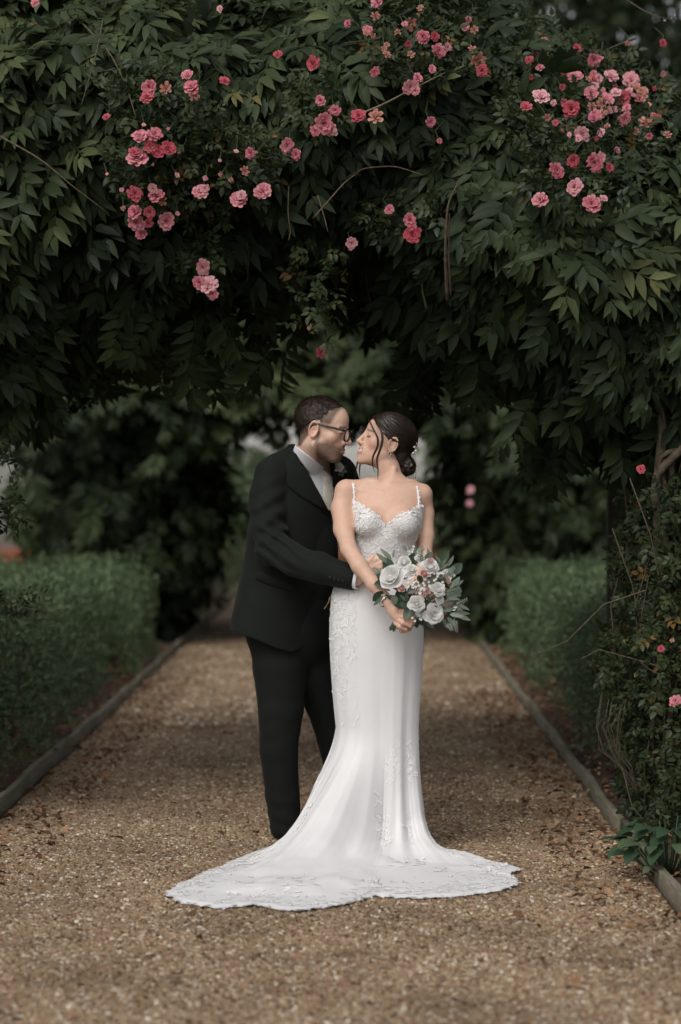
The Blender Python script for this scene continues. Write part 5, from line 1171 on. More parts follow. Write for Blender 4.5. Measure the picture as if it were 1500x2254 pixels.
# --- head: turned to her right toward him, chin raised
a_, b_ = R(13), R(18.5)
bh = Frame((0, 0, 0), (-math.cos(a_) * math.cos(b_), -math.sin(a_) * math.cos(b_), math.sin(b_)), (math.sin(b_) * math.cos(a_), math.sin(b_) * math.sin(a_) + .02, math.cos(b_)), .955)
bh.o = PX(787, 970, -.16) - bh.w((0, .117, -.031))
def zb(py, Y=BY): return float(P(750, py, Y).z)
def xb(px, Y=BY): return float(P(px, 1060, Y).x)
SB = (BY - CAM_Y) / FPX
rows = [(1062, 862, 46, .050, -.215), (1078, 858, 70, .066, -.222), (1100, 853, 79, .082, -.232), (1125, 851, 80, .094, -.24), (1150, 851, 77, .102, -.245), (1180, 847, 71, .100, -.25), (1210, 842, 65, .092, -.25), (1235, 838, 65, .090, -.25), (1265, 833, 84, .100, -.25), (1300, 830, 96, .112, -.25), (1350, 829, 101, .122, -.25), (1400, 829, 103, .126, -.25), (1450, 829, 101, .126, -.25)]
btorso = Rings([(zb(y), xb(c), Y, hw * SB, d) for y, c, hw, d, Y in rows])
Ra = [(PX(760, 1082, -.235), .0405), (PX(753, 1120, -.25), .0410), (PX(757, 1165, -.31), .0385), (PX(768, 1208, -.385), .0310), (PX(792, 1246, -.445), .0310), (PX(824, 1287, -.485), .0265), (PX(857, 1327, -.515), .0205)]
La = [(PX(931, 1092, -.21), .0360), (PX(937, 1130, -.20), .0325), (PX(938, 1180, -.22), .0310), (PX(935, 1222, -.26), .0280), (PX(915, 1290, -.36), .026), (PX(902, 1345, -.45), .020)]
palm = [(PX(860, 1331, -.515), .0225), (PX(869, 1345, -.530), .0235), (PX(876, 1358, -.540), .0215)]
fing = [[(PX(884, 1345, -.545), .0105), (PX(897, 1350, -.568), .0100), (PX(910, 1358, -.560), .0090), (PX(913, 1363, -.540), .0080)],
        [(PX(880, 1355, -.545), .0108), (PX(893, 1361, -.572), .0102), (PX(908, 1368, -.563), .0090), (PX(911, 1371, -.540), .0080)],
        [(PX(876, 1364, -.545), .0105), (PX(887, 1371, -.572), .0098), (PX(903, 1377, -.563), .0088), (PX(906, 1379, -.540), .0078)],
        [(PX(871, 1371, -.540), .0095), (PX(880, 1379, -.564), .0088), (PX(894, 1385, -.556), .0078), (PX(899, 1386, -.54), .0070)]]
thumb = [(PX(864, 1334, -.50), .0130), (PX(880, 1338, -.480), .0110), (PX(893, 1344, -.470), .0095), (PX(903, 1350, -.475), .0085)]
lpalm = [(PX(902, 1345, -.45), .0215), (PX(902, 1362, -.47), .0215), (PX(899, 1376, -.485), .019)]
lfing = [[(PX(902, 1372 + 6 * i, -.50), .0095), (PX(894, 1380 + 4 * i, -.525 + .006 * i), .0090), (PX(884, 1386 + 2 * i, -.535 + .006 * i), .0080)] for i in range(3)]
def bride_skin(p):
    q = bh.inv(p); d = head_sdf(q, {'male': False, 'nose': .99}) * bh.k
    d = smin(d, scone(p, bh.w((0, -.022, -.060)).astype(f32), PX(864, 1066, -.215), .043, .046), .020)
    t = btorso(p, (-.022 * np.clip((zb(1175) - p[:, 2]) / .08, 0, 1)).astype(f32))
    for x in (812, 889): t = smin(t, sell(p, PX(x, 1150, -.325), (.052, .045, .055)), .03)
    t = smin(t, scone(p, PX(862, 1068, -.215), PX(765, 1077, -.235), .030, .036), .045); t = smin(t, scone(p, PX(866, 1068, -.21), PX(930, 1084, -.21), .030, .034), .045)
    for s_, e_ in (((845, 1086), (785, 1078)), ((866, 1087), (915, 1080))): t = smin(t, scone(p, PX(*s_, -.285), PX(*e_, -.262), .0045, .004), .014)    # collar bones
    t = smin(t, scone(p, PX(868, 1030, -.232), PX(856, 1080, -.272), .008, .006), .016)                                                        # neck tendon of the turned head
    d = smin(d, t, .028); d = smin(d, schain(p, Ra, .014), .022); d = smin(d, schain(p, La, .014), .020)
    h = schain(p, palm, .02)
    for fg in fing: h = smin(h, schain(p, fg, .003), .004)
    h = smin(h, schain(p, thumb, .004), .006); d = smin(d, h, .010)
    l = schain(p, lpalm, .02)
    for fg in lfing: l = smin(l, schain(p, fg, .003), .004)
    return smin(d, l, .006)
def bride_col(V):
    q = bh.inv(V); n = len(V); c = np.tile(A3(.600, .385, .290), (n, 1)); ax = np.abs(q[:, 0]); head = q[:, 2] > -.13
    def mix(w, col): c[:] = c * (1 - w[:, None]) + A3(*col) * w[:, None]
    mix(np.exp(-((ax - .043) ** 2 + (q[:, 1] - .066) ** 2 + (q[:, 2] + .03) ** 2) / .0005) * .45, (.60, .27, .21))
    lipz = np.where(q[:, 2] > -.0655, q[:, 2] + .0585, q[:, 2] + .0755); lip = np.exp(-(lipz / .0052) ** 2) * (ax < .027) * (q[:, 1] > .080); mix(lip * .8 * head, (.42, .13, .12))
    teeth = np.exp(-((q[:, 2] + .0650 - .12 * ax) / .0040) ** 2) * (ax < .021) * (q[:, 1] > .082) * (q[:, 1] < .0985); mix(np.clip(teeth * 1.3, 0, 1) * head, (.85, .80, .74))
    brow = np.exp(-((q[:, 2] - .0235 + .14 * (ax - .03)) / .0034) ** 2) * (ax > .012) * (ax < .050) * (q[:, 1] > .055); mix(brow * .85 * head, (.05, .026, .018))
    lash = np.exp(-((q[:, 2] + .0030 + 4.0 * (ax - .031) ** 2 - .3 * np.clip(ax - .036, 0, 1)) / .0026) ** 2) * (np.abs(ax - .032) < .015) * (q[:, 1] > .078); mix(lash * .95 * head, (.012, .007, .006))
    lid = np.exp(-(((q[:, 2] - .007) / .006) ** 2)) * (np.abs(ax - .032) < .014) * (q[:, 1] > .078); mix(lid * .35 * head, (.33, .17, .12))
    nails = np.zeros(n)
    for fg in fing + [thumb]: nails = np.maximum(nails, np.exp(-((V - fg[-1][0]) ** 2).sum(1) / 6e-5))
    mix(nails * .5, (.68, .46, .40)); return c
bb = bchild('body', sdf_mesh(bride_skin, (-.15, -.64, .80), (.36, -.02, 1.78), .0026, 'bride_body', bride_col), M['skin'])
# --- bodice: shell over the torso with a sweetheart neckline
def bod_shape(p):
    t = btorso(p, .004)
    for x in (812, 889): t = smin(t, sell(p, PX(x, 1151, -.326), (.057, .050, .059)), .022)
    return t
NECK = np.array([(740, 1095), (775, 1097), (785, 1104), (805, 1114), (825, 1128), (838, 1142), (850, 1159), (862, 1145), (878, 1133), (895, 1126), (912, 1120), (922, 1112), (935, 1112), (960, 1120)], float)
nx = np.array([xb(x, -.33) for x in NECK[:, 0]]); nzz = np.array([zb(y, -.33) for y in NECK[:, 1]])
def bodice(p):
    top = p[:, 2] - np.interp(p[:, 0], nx, nzz) - .004 * np.sin(p[:, 0] * 330) - .003 * fbm(p, 70, 2, 1); return np.maximum(np.maximum(bod_shape(p), top * .8), zb(1262) - p[:, 2])
bod = bchild('bodice', sdf_mesh(bodice, (-.1, -.45, 1.06), (.34, -.1, 1.45), .0032, 'bodice'), M['lace'])
def ribbon(name, pts, w, mat, parent):
    a = Acc(); p = np.array(pts, float); k = np.linspace(0, len(p) - 1, 22); q = np.stack([np.interp(k, np.arange(len(p)), p[:, j]) for j in range(3)], 1); q[1:-1] = (q[:-2] + 2 * q[1:-1] + q[2:]) / 4
    a.tube(q, w * .55, 6); rs_ = np.random.default_rng(3); kk = np.repeat(np.arange(len(q)), 3); d_ = rs_.normal(0, 1, (len(kk), 3)) * np.array([1, .2, 1]); v_, f__ = leaf_template(1, .6, .1, .1); scatter(a, v_, f__, q[kk], basis(d_, np.tile([0, -1., .1], (len(kk), 1))), rs_.uniform(.006, .011, len(kk)), np.full(len(kk), .5)); return bchild(name, a.mesh(name, True), mat, parent)
sp = [trace(bride_skin, [x], [y], off=.003)[0][0] for x, y in ((771, 1054), (776, 1064), (779, 1075), (780, 1088), (780, 1102), (783, 1112))]
ribbon('strap', [sp[0] + np.array([.0, .06, .0])] + sp, .0062, M['applique'], bod)
sp = [trace(bride_skin, [x], [y], off=.003)[0][0] for x, y in ((918, 1072), (919, 1082), (921, 1095), (921, 1108), (920, 1120))]
ribbon('strap', [sp[0] + np.array([.0, .06, .0])] + sp, .0058, M['applique'], bod)
# --- skirt and train
HEM = [(365, 1976), (400, 1996), (480, 2006), (560, 2002), (610, 2010), (660, 2013), (720, 2004), (775, 1996), (805, 1984), (822, 1979), (855, 1982), (905, 1986), (960, 1982), (1010, 1982), (1060, 1974), (1100, 1966), (1132, 1956), (1138, 1944), (1100, 1938), (1148, 1924), (1120, 1915), (1080, 1917), (1020, 1906), (975, 1898), (946, 1884), (937, 1868), (900, 1852), (840, 1846), (780, 1848), (700, 1856), (630, 1868), (560, 1885), (500, 1912), (440, 1938), (395, 1958)]
hem = np.array([tuple(G(x, y))[:2] for x, y in HEM]); kc = np.array([xb(830), BY])
ang_h = np.unwrap(np.arctan2(hem[:, 1] - kc[1], hem[:, 0] - kc[0])); 
seg = np.linalg.norm(np.diff(np.vstack([hem, hem[:1]]), axis=0), axis=1); cum = np.concatenate([[0], np.cumsum(seg)]); NT = 420
sarc = np.linspace(0, cum[-1], NT, endpoint=False); hx = np.interp(sarc, cum, np.append(hem[:, 0], hem[0, 0])); hy = np.interp(sarc, cum, np.append(hem[:, 1], hem[0, 1]))
_c = np.array([hx.mean(), hy.mean()]); Ht = np.stack([hx, hy], 1); _g = np.stack([hx, hy, 0 * hx], 1); Ht = Ht + (Ht - _c) / np.linalg.norm(Ht - _c, axis=1, keepdims=True) * (.022 * fbm(_g, 9, 3, 2) + .010 * fbm(_g, 30, 4, 1) + .006 * np.abs(np.sin(sarc * 55)))[:, None]; hx, hy = Ht[:, 0], Ht[:, 1]; th_h = np.arctan2(hy - kc[1], hx - kc[0])
# the ring angle follows the hem direction but is evened out so that cloth spreads from the whole knee ring
order = np.unwrap(th_h); even = order[0] + np.linspace(0, 2 * math.pi * np.sign(order[-1] - order[0]), NT, endpoint=False); 
th_k = .45 * order + .55 * even
prof = [(1222, 840, 63, .090), (1238, 838, 65, .093), (1265, 833, 84, .103), (1300, 830, 98, .114), (1350, 829, 102, .124), (1400, 829, 104, .128), (1450, 829, 102, .128), (1500, 829, 99, .127), (1550, 829, 95, .126), (1600, 830, 91, .126)]
pz = np.array([zb(y) for y, *_ in prof]); NU1, NU2 = 46, 74
zk = pz[-1]; Z1 = np.linspace(pz[0], zk, NU1)
cx = np.interp(-Z1, *[v for v in pchip(-pz, [xb(c) for _, c, _, _ in prof])]); hw = np.interp(-Z1, *pchip(-pz, [h * SB for _, _, h, _ in prof])); dp = np.interp(-Z1, *pchip(-pz, [d for *_, d in prof]))
def foldn(th, s): return fbm(np.stack([np.cos(th) * s, np.sin(th) * s, 0 * th + 3.3], -1), 1.0, 12, 2)
SK = np.zeros((NU1 + NU2, NT, 3))
for i in range(NU1):
    f = i / (NU1 - 1); rip = .012 * f ** 1.4 * foldn(th_k, 2.6) + .0035 * f ** 1.3 * foldn(th_k + 1, 5)
    SK[i, :, 0] = cx[i] + (hw[i] + rip) * np.cos(th_k); SK[i, :, 1] = BY + (dp[i] + rip) * np.sin(th_k); SK[i, :, 2] = Z1[i]
K = SK[NU1 - 1, :, :2].copy(); vec = Ht - K; Rm = np.linalg.norm(vec, axis=1); un = vec / (Rm[:, None] + 1e-6); lam = .155
perp = np.stack([-un[:, 1], un[:, 0]], 1); thn = foldn(order, 4.0); thn2 = foldn(order + 1, 6.0)
SL = np.array([0, .08, .16, .306, .557, .75, .86, .93, .965, .985, 1.0]); GL = np.array([0, .008, .032, .115, .29, .44, .55, .66, .78, .89, 1.0]); GR = np.array([0, .001, .004, .014, .042, .085, .15, .27, .44, .69, 1.0])
X_, yl_ = pchip(SL, GL, 240); _, yr_ = pchip(SL, GR, 240); sdense = np.linspace(0, 1, 240)
wl_ = np.clip((-un[:, 0] - .15) * 1.6, 0, 1) * np.clip((Rm - .10) / .25, 0, 1); wr_ = np.clip((Rm - .10) / .25, 0, 1) - wl_ ; wn_ = 1 - wl_ - wr_
Gd = wl_[:, None] * yl_[None] + wr_[:, None] * yr_[None] + wn_[:, None] * sdense[None]
arc = np.concatenate([np.zeros((NT, 1)), np.cumsum(np.sqrt((np.diff(sdense)[None] * zk) ** 2 + (np.diff(Gd, axis=1) * Rm[:, None]) ** 2), axis=1)], 1)
for j in range(NU2):
    u = (j + 1) / NU2; s_ = np.array([np.interp(u * arc[c, -1], arc[c], sdense) for c in range(NT)]); g_ = np.array([np.interp(s_[c], sdense, Gd[c]) for c in range(NT)])
    z = zk * (1 - s_); rr_ = Rm * g_; grow = math.sin(min(1, u * 1.3) * math.pi / 2); amp = grow * np.clip(Rm / .5, .12, 1)
    lift = np.clip(z / .10, .12, 1); z = z + amp * (.034 * thn + .018 * thn2) * lift * np.clip((1 - s_) * 8 + .15, 0, 1) * np.clip(s_ * 2.5, 0, 1)
    tw = .10 * math.sin(u * 2.2) * np.clip(Rm - .3, 0, 1); gx = K[:, 0] + un[:, 0] * rr_ + perp[:, 0] * tw * rr_ * .0; gy = K[:, 1] + un[:, 1] * rr_
    gp = np.stack([gx, gy, 0 * gx], 1); crump = fbm(gp, 10, 5, 2) * .016 + fbm(gp, 4.0, 6, 2) * .034 + .016 * thn2 + .010
    flat = np.clip(1 - z / .16, 0, 1); z = z + flat * np.maximum(crump, -.004) * (1 - u ** 14)
    fold = amp * np.clip(s_ * 3, 0, 1) * (.022 * thn + .016 * thn2)
    SK[NU1 + j, :, 0] = gx + un[:, 0] * fold * lift + perp[:, 0] * .010 * amp * thn2; SK[NU1 + j, :, 1] = gy + un[:, 1] * fold * lift + perp[:, 1] * .010 * amp * thn2; SK[NU1 + j, :, 2] = np.maximum(z, .022 + .002 * (1 - u))
sc_ = .006 * np.abs(np.sin(np.arange(NT) * .55)); SK[-1, :, :2] += un * (sc_ - .003)[:, None]; SK[-1, :, 2] = np.maximum(SK[-1, :, 2] * .5, .013) + .010 * np.clip(fbm(np.stack([hx, hy, 0 * hx], 1), 16, 8, 2), 0, 1)
nR = NU1 + NU2; ii = np.arange(nR - 1)[:, None] * NT; jj = np.arange(NT)[None]; j2 = (jj + 1) % NT
F = np.stack([ii + jj, ii + j2, ii + NT + j2, ii + NT + jj], -1).reshape(-1, 4)
if (even[1] > even[0]): F = F[:, ::-1]
skirt = bchild('skirt', make_mesh('skirt', SK.reshape(-1, 3), F, True), M['gown'])
# --- lace sprigs sewn on skirt and train
sV, sF = leaf_template(1, .5, .28, .0, (0, .3, .68, 1), (0, 1, .85, 0))
dI = np.gradient(SK, axis=0); dJ = np.roll(SK, -1, 1) - np.roll(SK, 1, 1); SN = np.cross(dI, dJ); SN /= np.linalg.norm(SN, axis=2, keepdims=True) + 1e-9
_j = int(np.argmin(th_k % (2 * math.pi) - 1.5 * math.pi if False else np.abs(((th_k + math.pi / 2 + math.pi) % (2 * math.pi)) - math.pi)))
if SN[20, _j, 1] > 0: SN = -SN
DI = dI / (np.linalg.norm(dI, axis=2, keepdims=True) + 1e-9)
def sprig(acc, i, j, size, r, nl=9, up=.0011, rmax=.0016):
    p, a, n = SK[i, j], DI[i, j], SN[i, j]; an = r.uniform(0, 6.28); b = np.cross(n, a); d = a * math.cos(an) + b * math.sin(an); c = np.cross(n, d); O = []; D_ = []; S_ = []
    for k in range(nl):
        t = (k // 2) / (nl / 2); sd = (-1) ** k; O.append(p + d * size * 2.6 * (t - .5) + c * .3 * size * math.sin(t * 3 + an)); D_.append(d * .75 + c * sd * .8); S_.append(size * (1 - .35 * t) * r.uniform(.8, 1.15))
    B = basis(np.array(D_), np.tile(n, (nl, 1))); V = (np.einsum('nij,kj->nki', B, sV * np.array([1, 1, 0])) * np.array(S_)[:, None, None] + np.array(O)[:, None, :]).reshape(-1, 3); rel = np.tile(sV[:, 2], nl) * np.repeat(S_, len(sV))
    i0, i1 = max(1, i - 8), min(nR - 1, i + 9); jw = (np.arange(j - 26, j + 27)) % NT; W = SK[i0:i1][:, jw].reshape(-1, 3); WN = SN[i0:i1][:, jw].reshape(-1, 3)
    q = np.argmin(((V[:, None, :] - W[None]) ** 2).sum(2), 1); V = V + WN[q] * (((W[q] - V) * WN[q]).sum(1) + up + np.clip(rel, 0, rmax))[:, None]
    bs = (np.arange(nl) * len(sV))[:, None, None]; acc.add(V, *[(f_[None] + bs).reshape(-1, f_.shape[1]) for f_ in sF], tint=r.uniform(0, 1))
r = np.random.default_rng(8); lac = Acc()
for k in range(900): sprig(lac, int(nR - 2 - abs(r.normal(0, 8))), int(r.integers(0, NT)), r.uniform(.007, .0125), r, 13)
for k in range(30):
    i0, j0 = int(r.integers(NU1 + 4, nR - 14)), int(r.integers(0, NT))
    for m_ in range(9): sprig(lac, int(np.clip(i0 + r.normal(0, 2.2), 3, nR - 3)), int(j0 + r.normal(0, 4)) % NT, r.uniform(.009, .015), r, 13)
fr = [j for j in range(NT) if abs(((th_k[j] + math.pi / 2 + .55) + math.pi) % (2 * math.pi) - math.pi) < .6]     # lace down the hip on his side
lf_side = [j for j in range(NT) if -2.95 < ((th_k[j] + math.pi) % (2 * math.pi) - math.pi) < -2.0]
for k in range(190): i = int(abs(r.normal(0, 15))) + 7; sprig(lac, min(i, NU1 - 2), int(r.choice(lf_side)), r.uniform(.007, .012), r, 11, .0012, .0022)
eo = SK[-1] + np.array([0, 0, .003]); ne = 2 * NT; ej = np.arange(ne) % NT; ea = r.normal(0, .7, ne); ed_ = un[ej] * np.cos(ea)[:, None] + perp[ej] * np.sin(ea)[:, None]   # scalloped lace border
scatter(lac, sV * np.array([1.3, 1, .3]), sF, eo[ej] - np.concatenate([un[ej] * .012, np.zeros((ne, 1))], 1) + np.stack([r.normal(0, .004, ne), r.normal(0, .004, ne), r.uniform(-.003, .002, ne)], 1), basis(np.concatenate([ed_, r.normal(0, .12, (ne, 1))], 1), np.tile([0, 0, 1.], (ne, 1))), r.uniform(.010, .020, ne), r.uniform(0, 1, ne))
bchild('lace_sprigs', lac.mesh('lace_sprigs', True), M['applique'], skirt)['kind'] = 'stuff'
# bodice sprigs
me = bod.data; bv = np.zeros(len(me.vertices) * 3, f32); me.vertices.foreach_get('co', bv); bv = bv.reshape(-1, 3); bv = bv[(bv[:, 1] < -.26) & (bv[:, 2] > zb(1245))]
pk = bv[r.integers(0, len(bv), 1100)]; nn_ = grad(bodice, pk); pk = pk[nn_[:, 2] < .75]; nn_ = nn_[nn_[:, 2] < .75]
dd = np.cross(nn_, r.normal(0, 1, nn_.shape)) + nn_ * .08; la = Acc(); scatter(la, sV, sF, pk + nn_ * .0005, basis(dd, nn_), r.uniform(.008, .015, len(pk)), r.uniform(0, 1, len(pk)))
ex = np.linspace(778, 918, 44); ey = np.interp(ex, NECK[:, 0], NECK[:, 1]) + 3; ep, en = trace(bodice, ex, ey); ed = np.cross(en, np.array([0, 1., 0])) * r.choice([-1, 1], (44, 1)) + np.array([0, 0, .9]) * r.uniform(.2, 1, (44, 1)); scatter(la, sV, sF, ep + en * .002 - np.array([0, 0, .004]), basis(ed, en), r.uniform(.009, .013, 44), r.uniform(0, 1, 44))
bchild('lace_sprigs', la.mesh('bodice_lace', True), M['applique'], bod)['kind'] = 'stuff'
# --- hair: swept back into a low bun
AX = np.array([0, -.86, -.50]); AX /= np.linalg.norm(AX); HC = np.array([0, -.018, .036])
def bride_hair(p):
    q = bh.inv(p); d = sell(q, (0, -.022, .036), (.0815, .1055, .0930))
    d = smin(d, sell(q, (0, .024, .060), (.070, .071, .050)), .02)
    w = q - HC.astype(f32); al = w @ AX.astype(f32); rad = w - al[:, None] * AX.astype(f32); u1 = np.array([1, 0, 0]); u2 = np.cross(AX, u1); ph = np.arctan2(rad @ u2.astype(f32), rad @ u1.astype(f32))
    gr = .0016 * np.sin(ph * 34 + 5 * fbm(q, 14, 3, 2)) + .0012 * np.sin(ph * 71 + 4 * fbm(q, 20, 4, 1))
    d = d - gr
    hl = q[:, 1] - np.interp(q[:, 2], [-.09, -.03, .0, .02, .035, .06, .09, .12], [-.045, -.034, -.008, .032, .057, .077, .089, .096]).astype(f32) - .003 * np.sin(ph * 20)
    d = smax(d, hl, .008); d = smax(d, -.062 - q[:, 2], .02)
    nape = sell(q, (0, -.070, -.035), (.058, .040, .050)); d = smin(d, nape, .02)
    e = q - A3(0, -.112, -.066); eb = np.arctan2(e[:, 2], e[:, 1]); er = np.sqrt(e[:, 1] ** 2 + e[:, 2] ** 2)
    bun = sell(q, (0, -.112, -.066), (.052, .042, .046)) - .0022 * np.sin(eb * 3 + er * 260 + 3 * fbm(q, 25, 6, 1)) - .0016 * np.sin(q[:, 0] * 190 + eb * 4)
    return smin(d, bun, .012) * bh.k
bhair = bchild('hair', sdf_mesh(bride_hair, (-.02, -.42, 1.42), (.28, .08, 1.78), .0026, 'bride_hair', smooth_it=0), M['hairf'])
hs_ = Acc(); r = np.random.default_rng(9); u1 = np.array([1., 0, 0]); u2 = np.cross(AX, u1)
for k in range(520):
    ph = r.uniform(0, 2 * math.pi); s = np.linspace(r.uniform(.25, .9), 2.75, 12); off = 1.0 + r.uniform(.0, .028)
    q = HC + (-np.cos(s)[:, None] * AX * .104 + np.sin(s)[:, None] * (u1 * math.cos(ph) * .083 + u2 * math.sin(ph) * .092)) * off; q[:, 1] -= .01 * np.sin(s)
    lim = np.interp(q[:, 2], [-.09, -.03, .0, .02, .035, .06, .09, .12], [-.04, -.03, -.006, .034, .059, .079, .091, .098]); q = q[(q[:, 1] < lim + .004) & (q[:, 2] > -.062)]
    if len(q) > 3: hs_.tube(bh.w(q), .0005, 3, cap=False)
bchild('hair_strands', hs_.mesh('hair_strands', True), M['hairf'], bhair)['kind'] = 'stuff'
def lock(pts, w, name='loose_lock'):
    p = np.array([PX(*q) for q in pts], float); k = np.linspace(0, len(p) - 1, 26); q = np.stack([np.interp(k, np.arange(len(p)), p[:, j]) for j in range(3)], 1)
    for _ in range(3): q[1:-1] = (q[:-2] + 2 * q[1:-1] + q[2:]) / 4
    a = Acc(); rl = np.random.default_rng(int(pts[0][0] * 7 + pts[0][1]))
    for s in range(14):
        o = rl.normal(0, w * .55, 3) * np.array([1, .8, .2]); m = np.sin(np.linspace(.35, 3.0, 26))[:, None]
        a.tube(q + o * m, np.linspace(w * .30, w * .08, 26), 4)
    bchild(name, a.mesh(name, True), M['hairf'], bhair)
nsY = -.245
lock([(812, 922, -.20), (822, 945, -.262), (833, 965, -.270), (832, 985, -.272), (820, 1005, -.268), (820, 1025, -.27), (826, 1040, -.27)], .0044)
lock([(820, 918, -.20), (838, 940, -.262), (844, 965, -.27), (838, 990, -.272), (829, 1010, -.268), (833, 1035, -.275), (832, 1056, -.285)], .0042)
lock([(826, 922, -.21), (846, 945, -.255), (856, 962, -.262), (866, 968, -.262), (876, 972, -.262), (882, 982, -.252)], .005)
lock([(800, 985, -.085), (790, 1010, -.08), (785, 1030, -.08), (783, 1050, -.08)], .0036)
lock([(806, 990, -.085), (795, 1015, -.08), (792, 1035, -.08), (793, 1052, -.08)], .0026)
# --- jewellery, veil
c = PX(862, 999, 0); e0 = bh.w((.082, -.010, -.040)); a = Acc(); tt = np.linspace(0, 6.28, 13); a.tube(np.stack([e0[0] + .006 * np.cos(tt), e0[1] - .002 + 0 * tt, e0[2] - .006 + .007 * np.sin(tt)], 1), .0013, 5); a.tube([e0 + [0, -.003, -.012], e0 + [0, -.003, -.024]], .0022, 5); bchild('earring', a.mesh('earring', True), M['metal'])
w0, w1 = PX(845, 1313, -.492).astype(float), PX(860, 1331, -.515).astype(float); ax_ = (w1 - w0) / np.linalg.norm(w1 - w0); u_ = np.cross(ax_, [0, 0, 1]); u_ /= np.linalg.norm(u_); v_ = np.cross(ax_, u_); cen = PX(851, 1323, -.505)
a = Acc(); a.tube([cen + .0305 * math.cos(t) * u_ + .0285 * math.sin(t) * v_ for t in np.linspace(0, 2 * math.pi, 25)], .0033, 8, cap=False); bchild('bracelet', a.mesh('bracelet', True), M['metal'])
p, n_ = trace(bride_skin, [906], [1371]); a = Acc(); 
hc = bh.w((.028, -.118, .012)); a = Acc()
for k in range(1): o = hc + np.array([0, -.012, 0]); a.tube([o + [0, 0, -.022], o + [.004, -.002, 0], o + [0, 0, .022]], .0016, 5)
for k in range(9): o = hc + np.array([r.normal(0, .006), r.normal(0, .01) - .01, r.normal(0, .014)]); a.tube([o, o + [.003, 0, .004], o + [.005, 0, 0]], [.003, .0036, .002], 5)
bchild('hair_comb', a.mesh('hair_comb', True), M['metal'])
vc = bh.w((0, -.128, -.005)); n1, n2 = 22, 26; VV = []
for i in range(n1):
    f = i / (n1 - 1); z = vc[2] - .78 * f; wd = .020 + .055 * min(1, f * 1.6) ** .8
    for j in range(n2):
        s = (j / (n2 - 1) - .5) * 2; VV.append((vc[0] - .012 - .035 * min(1, f * 3) + s * wd + .004 * math.sin(j * 1.9 + i * .2), vc[1] + .05 + .06 * f + .016 * math.sin(j * 1.35) * (.3 + f), z))
F = [[i * n2 + j, i * n2 + j + 1, (i + 1) * n2 + j + 1, (i + 1) * n2 + j] for i in range(n1 - 1) for j in range(n2 - 1)]; bchild('veil', make_mesh('veil', VV, np.array(F), True), M['tulle'])

# ================================================================== BOUQUET AND BUTTONHOLE
M['wrose'] = leaf_mat('white_rose_petal', [(0, (.86, .84, .78)), (.5, (.90, .89, .87)), (1, (.93, .925, .92))], .55, .42, .2); M['prose'] = leaf_mat('blush_rose_petal', [(0, (.50, .23, .20)), (.5, (.70, .44, .40)), (1, (.78, .58, .54))], .55, .25, .2)
M['euc'] = leaf_mat('eucalyptus', [(0, (.075, .105, .075)), (.5, (.14, .175, .13)), (1, (.25, .285, .225))], .5, .15, .3); M['dgreen'] = leaf_mat('dark_greenery', [(0, (.03, .055, .03)), (1, (.07, .10, .055))], .45, .15, .3); M['stem'] = plain('flower_stem', (.06, .085, .045), .6, .3, 60)
def rose_bloom(seed, layers=((5, .98, 26), (5, .94, 44), (5, .82, 58), (4, .66, 68), (4, .50, 76), (3, .34, 82))):
    """garden rose: cupped overlapping petals, unit radius, facing +z"""
    r = np.random.default_rng(seed); a = Acc()
    for li, (n, rad, tilt) in enumerate(layers):
        for j in range(n):
            an = 2 * math.pi * (j / n + li * .37 + r.normal(0, .03)); ti = math.radians(tilt + r.normal(0, 4)); W = rad * (1.25 if n > 4 else 1.35); rows_ = []
            for t in (0, .35, .7, .92, 1.0):
                rr0 = rad * (.12 + .88 * t * math.cos(ti) + .10 * math.sin(t * 3)) ; z = rad * t * math.sin(ti) * 1.0 + li * .06 - (.10 * rad if t == 1.0 else 0) * (1 - li / 7); ww = W * math.sin(math.pi * min(.93, .18 + .55 * t)) * (1 if t < 1 else .8)
                for s in (-1, -.5, 0, .5, 1):
                    da = s * ww / max(.35 * rad + rr0 * .65, .15) * .5; k = rr0 * (1 - .10 * abs(s)); rows_.append((k * math.cos(an + da), k * math.sin(an + da), z + .05 * abs(s) * rad + r.normal(0, .008)))
            F = [[i * 5 + q, i * 5 + q + 1, i * 5 + q + 6, i * 5 + q + 5] for i in range(4) for q in range(4)]
            a.add(rows_, F, tint=np.repeat([.1, .3, .55, .75, .85], 5) + r.normal(0, .05))
    th_ = np.linspace(0, 2 * math.pi, 9)[:-1]; bv_ = [(.20 * math.cos(t) * k, .20 * math.sin(t) * k, .42 + .22 * (1 - k * k)) for k in (1.2, .7) for t in th_] + [(0, 0, .66)]
    a.add(bv_, [[i, (i + 1) % 8, 8 + (i + 1) % 8, 8 + i] for i in range(8)], [[8 + i, 8 + (i + 1) % 8, 16] for i in range(8)], tint=.45)
    return a
WR = [rose_bloom(100 + i).mesh('white_rose', True) for i in range(3)]; PR_ = [rose_bloom(120 + i, ((5, .85, 45), (5, .75, 62), (4, .6, 74), (3, .42, 82), (3, .25, 86))).mesh('blush_rose', True) for i in range(2)]
for m_ in WR: m_.materials.append(M['wrose'])
for m_ in PR_: m_.materials.append(M['prose'])
bq = thing('bouquet', 'bouquet of white and blush roses with eucalyptus in the woman\'s hands', 'bouquet', tuple(float(v) for v in PX(872, 1372, -.52))); bqo = np.array(bq.location)
rb = random.Random(11); BC = PX(925, 1300, -.52).astype(float); HND = PX(880, 1360, -.52).astype(float)
def place(me, name, p, facing, rad, sub=None, spin=None):
    o = bpy.data.objects.new(name, me); COL.objects.link(o); o.parent = bq
    m4 = Vector(facing).to_track_quat('Z', 'Y').to_matrix().to_4x4() @ Matrix.Rotation(rb.uniform(0, 6.28) if spin is None else spin, 4, 'Z'); m4.translation = Vector(p) - Vector(bqo); o.matrix_local = m4 @ Matrix.Scale(rad, 4); return o
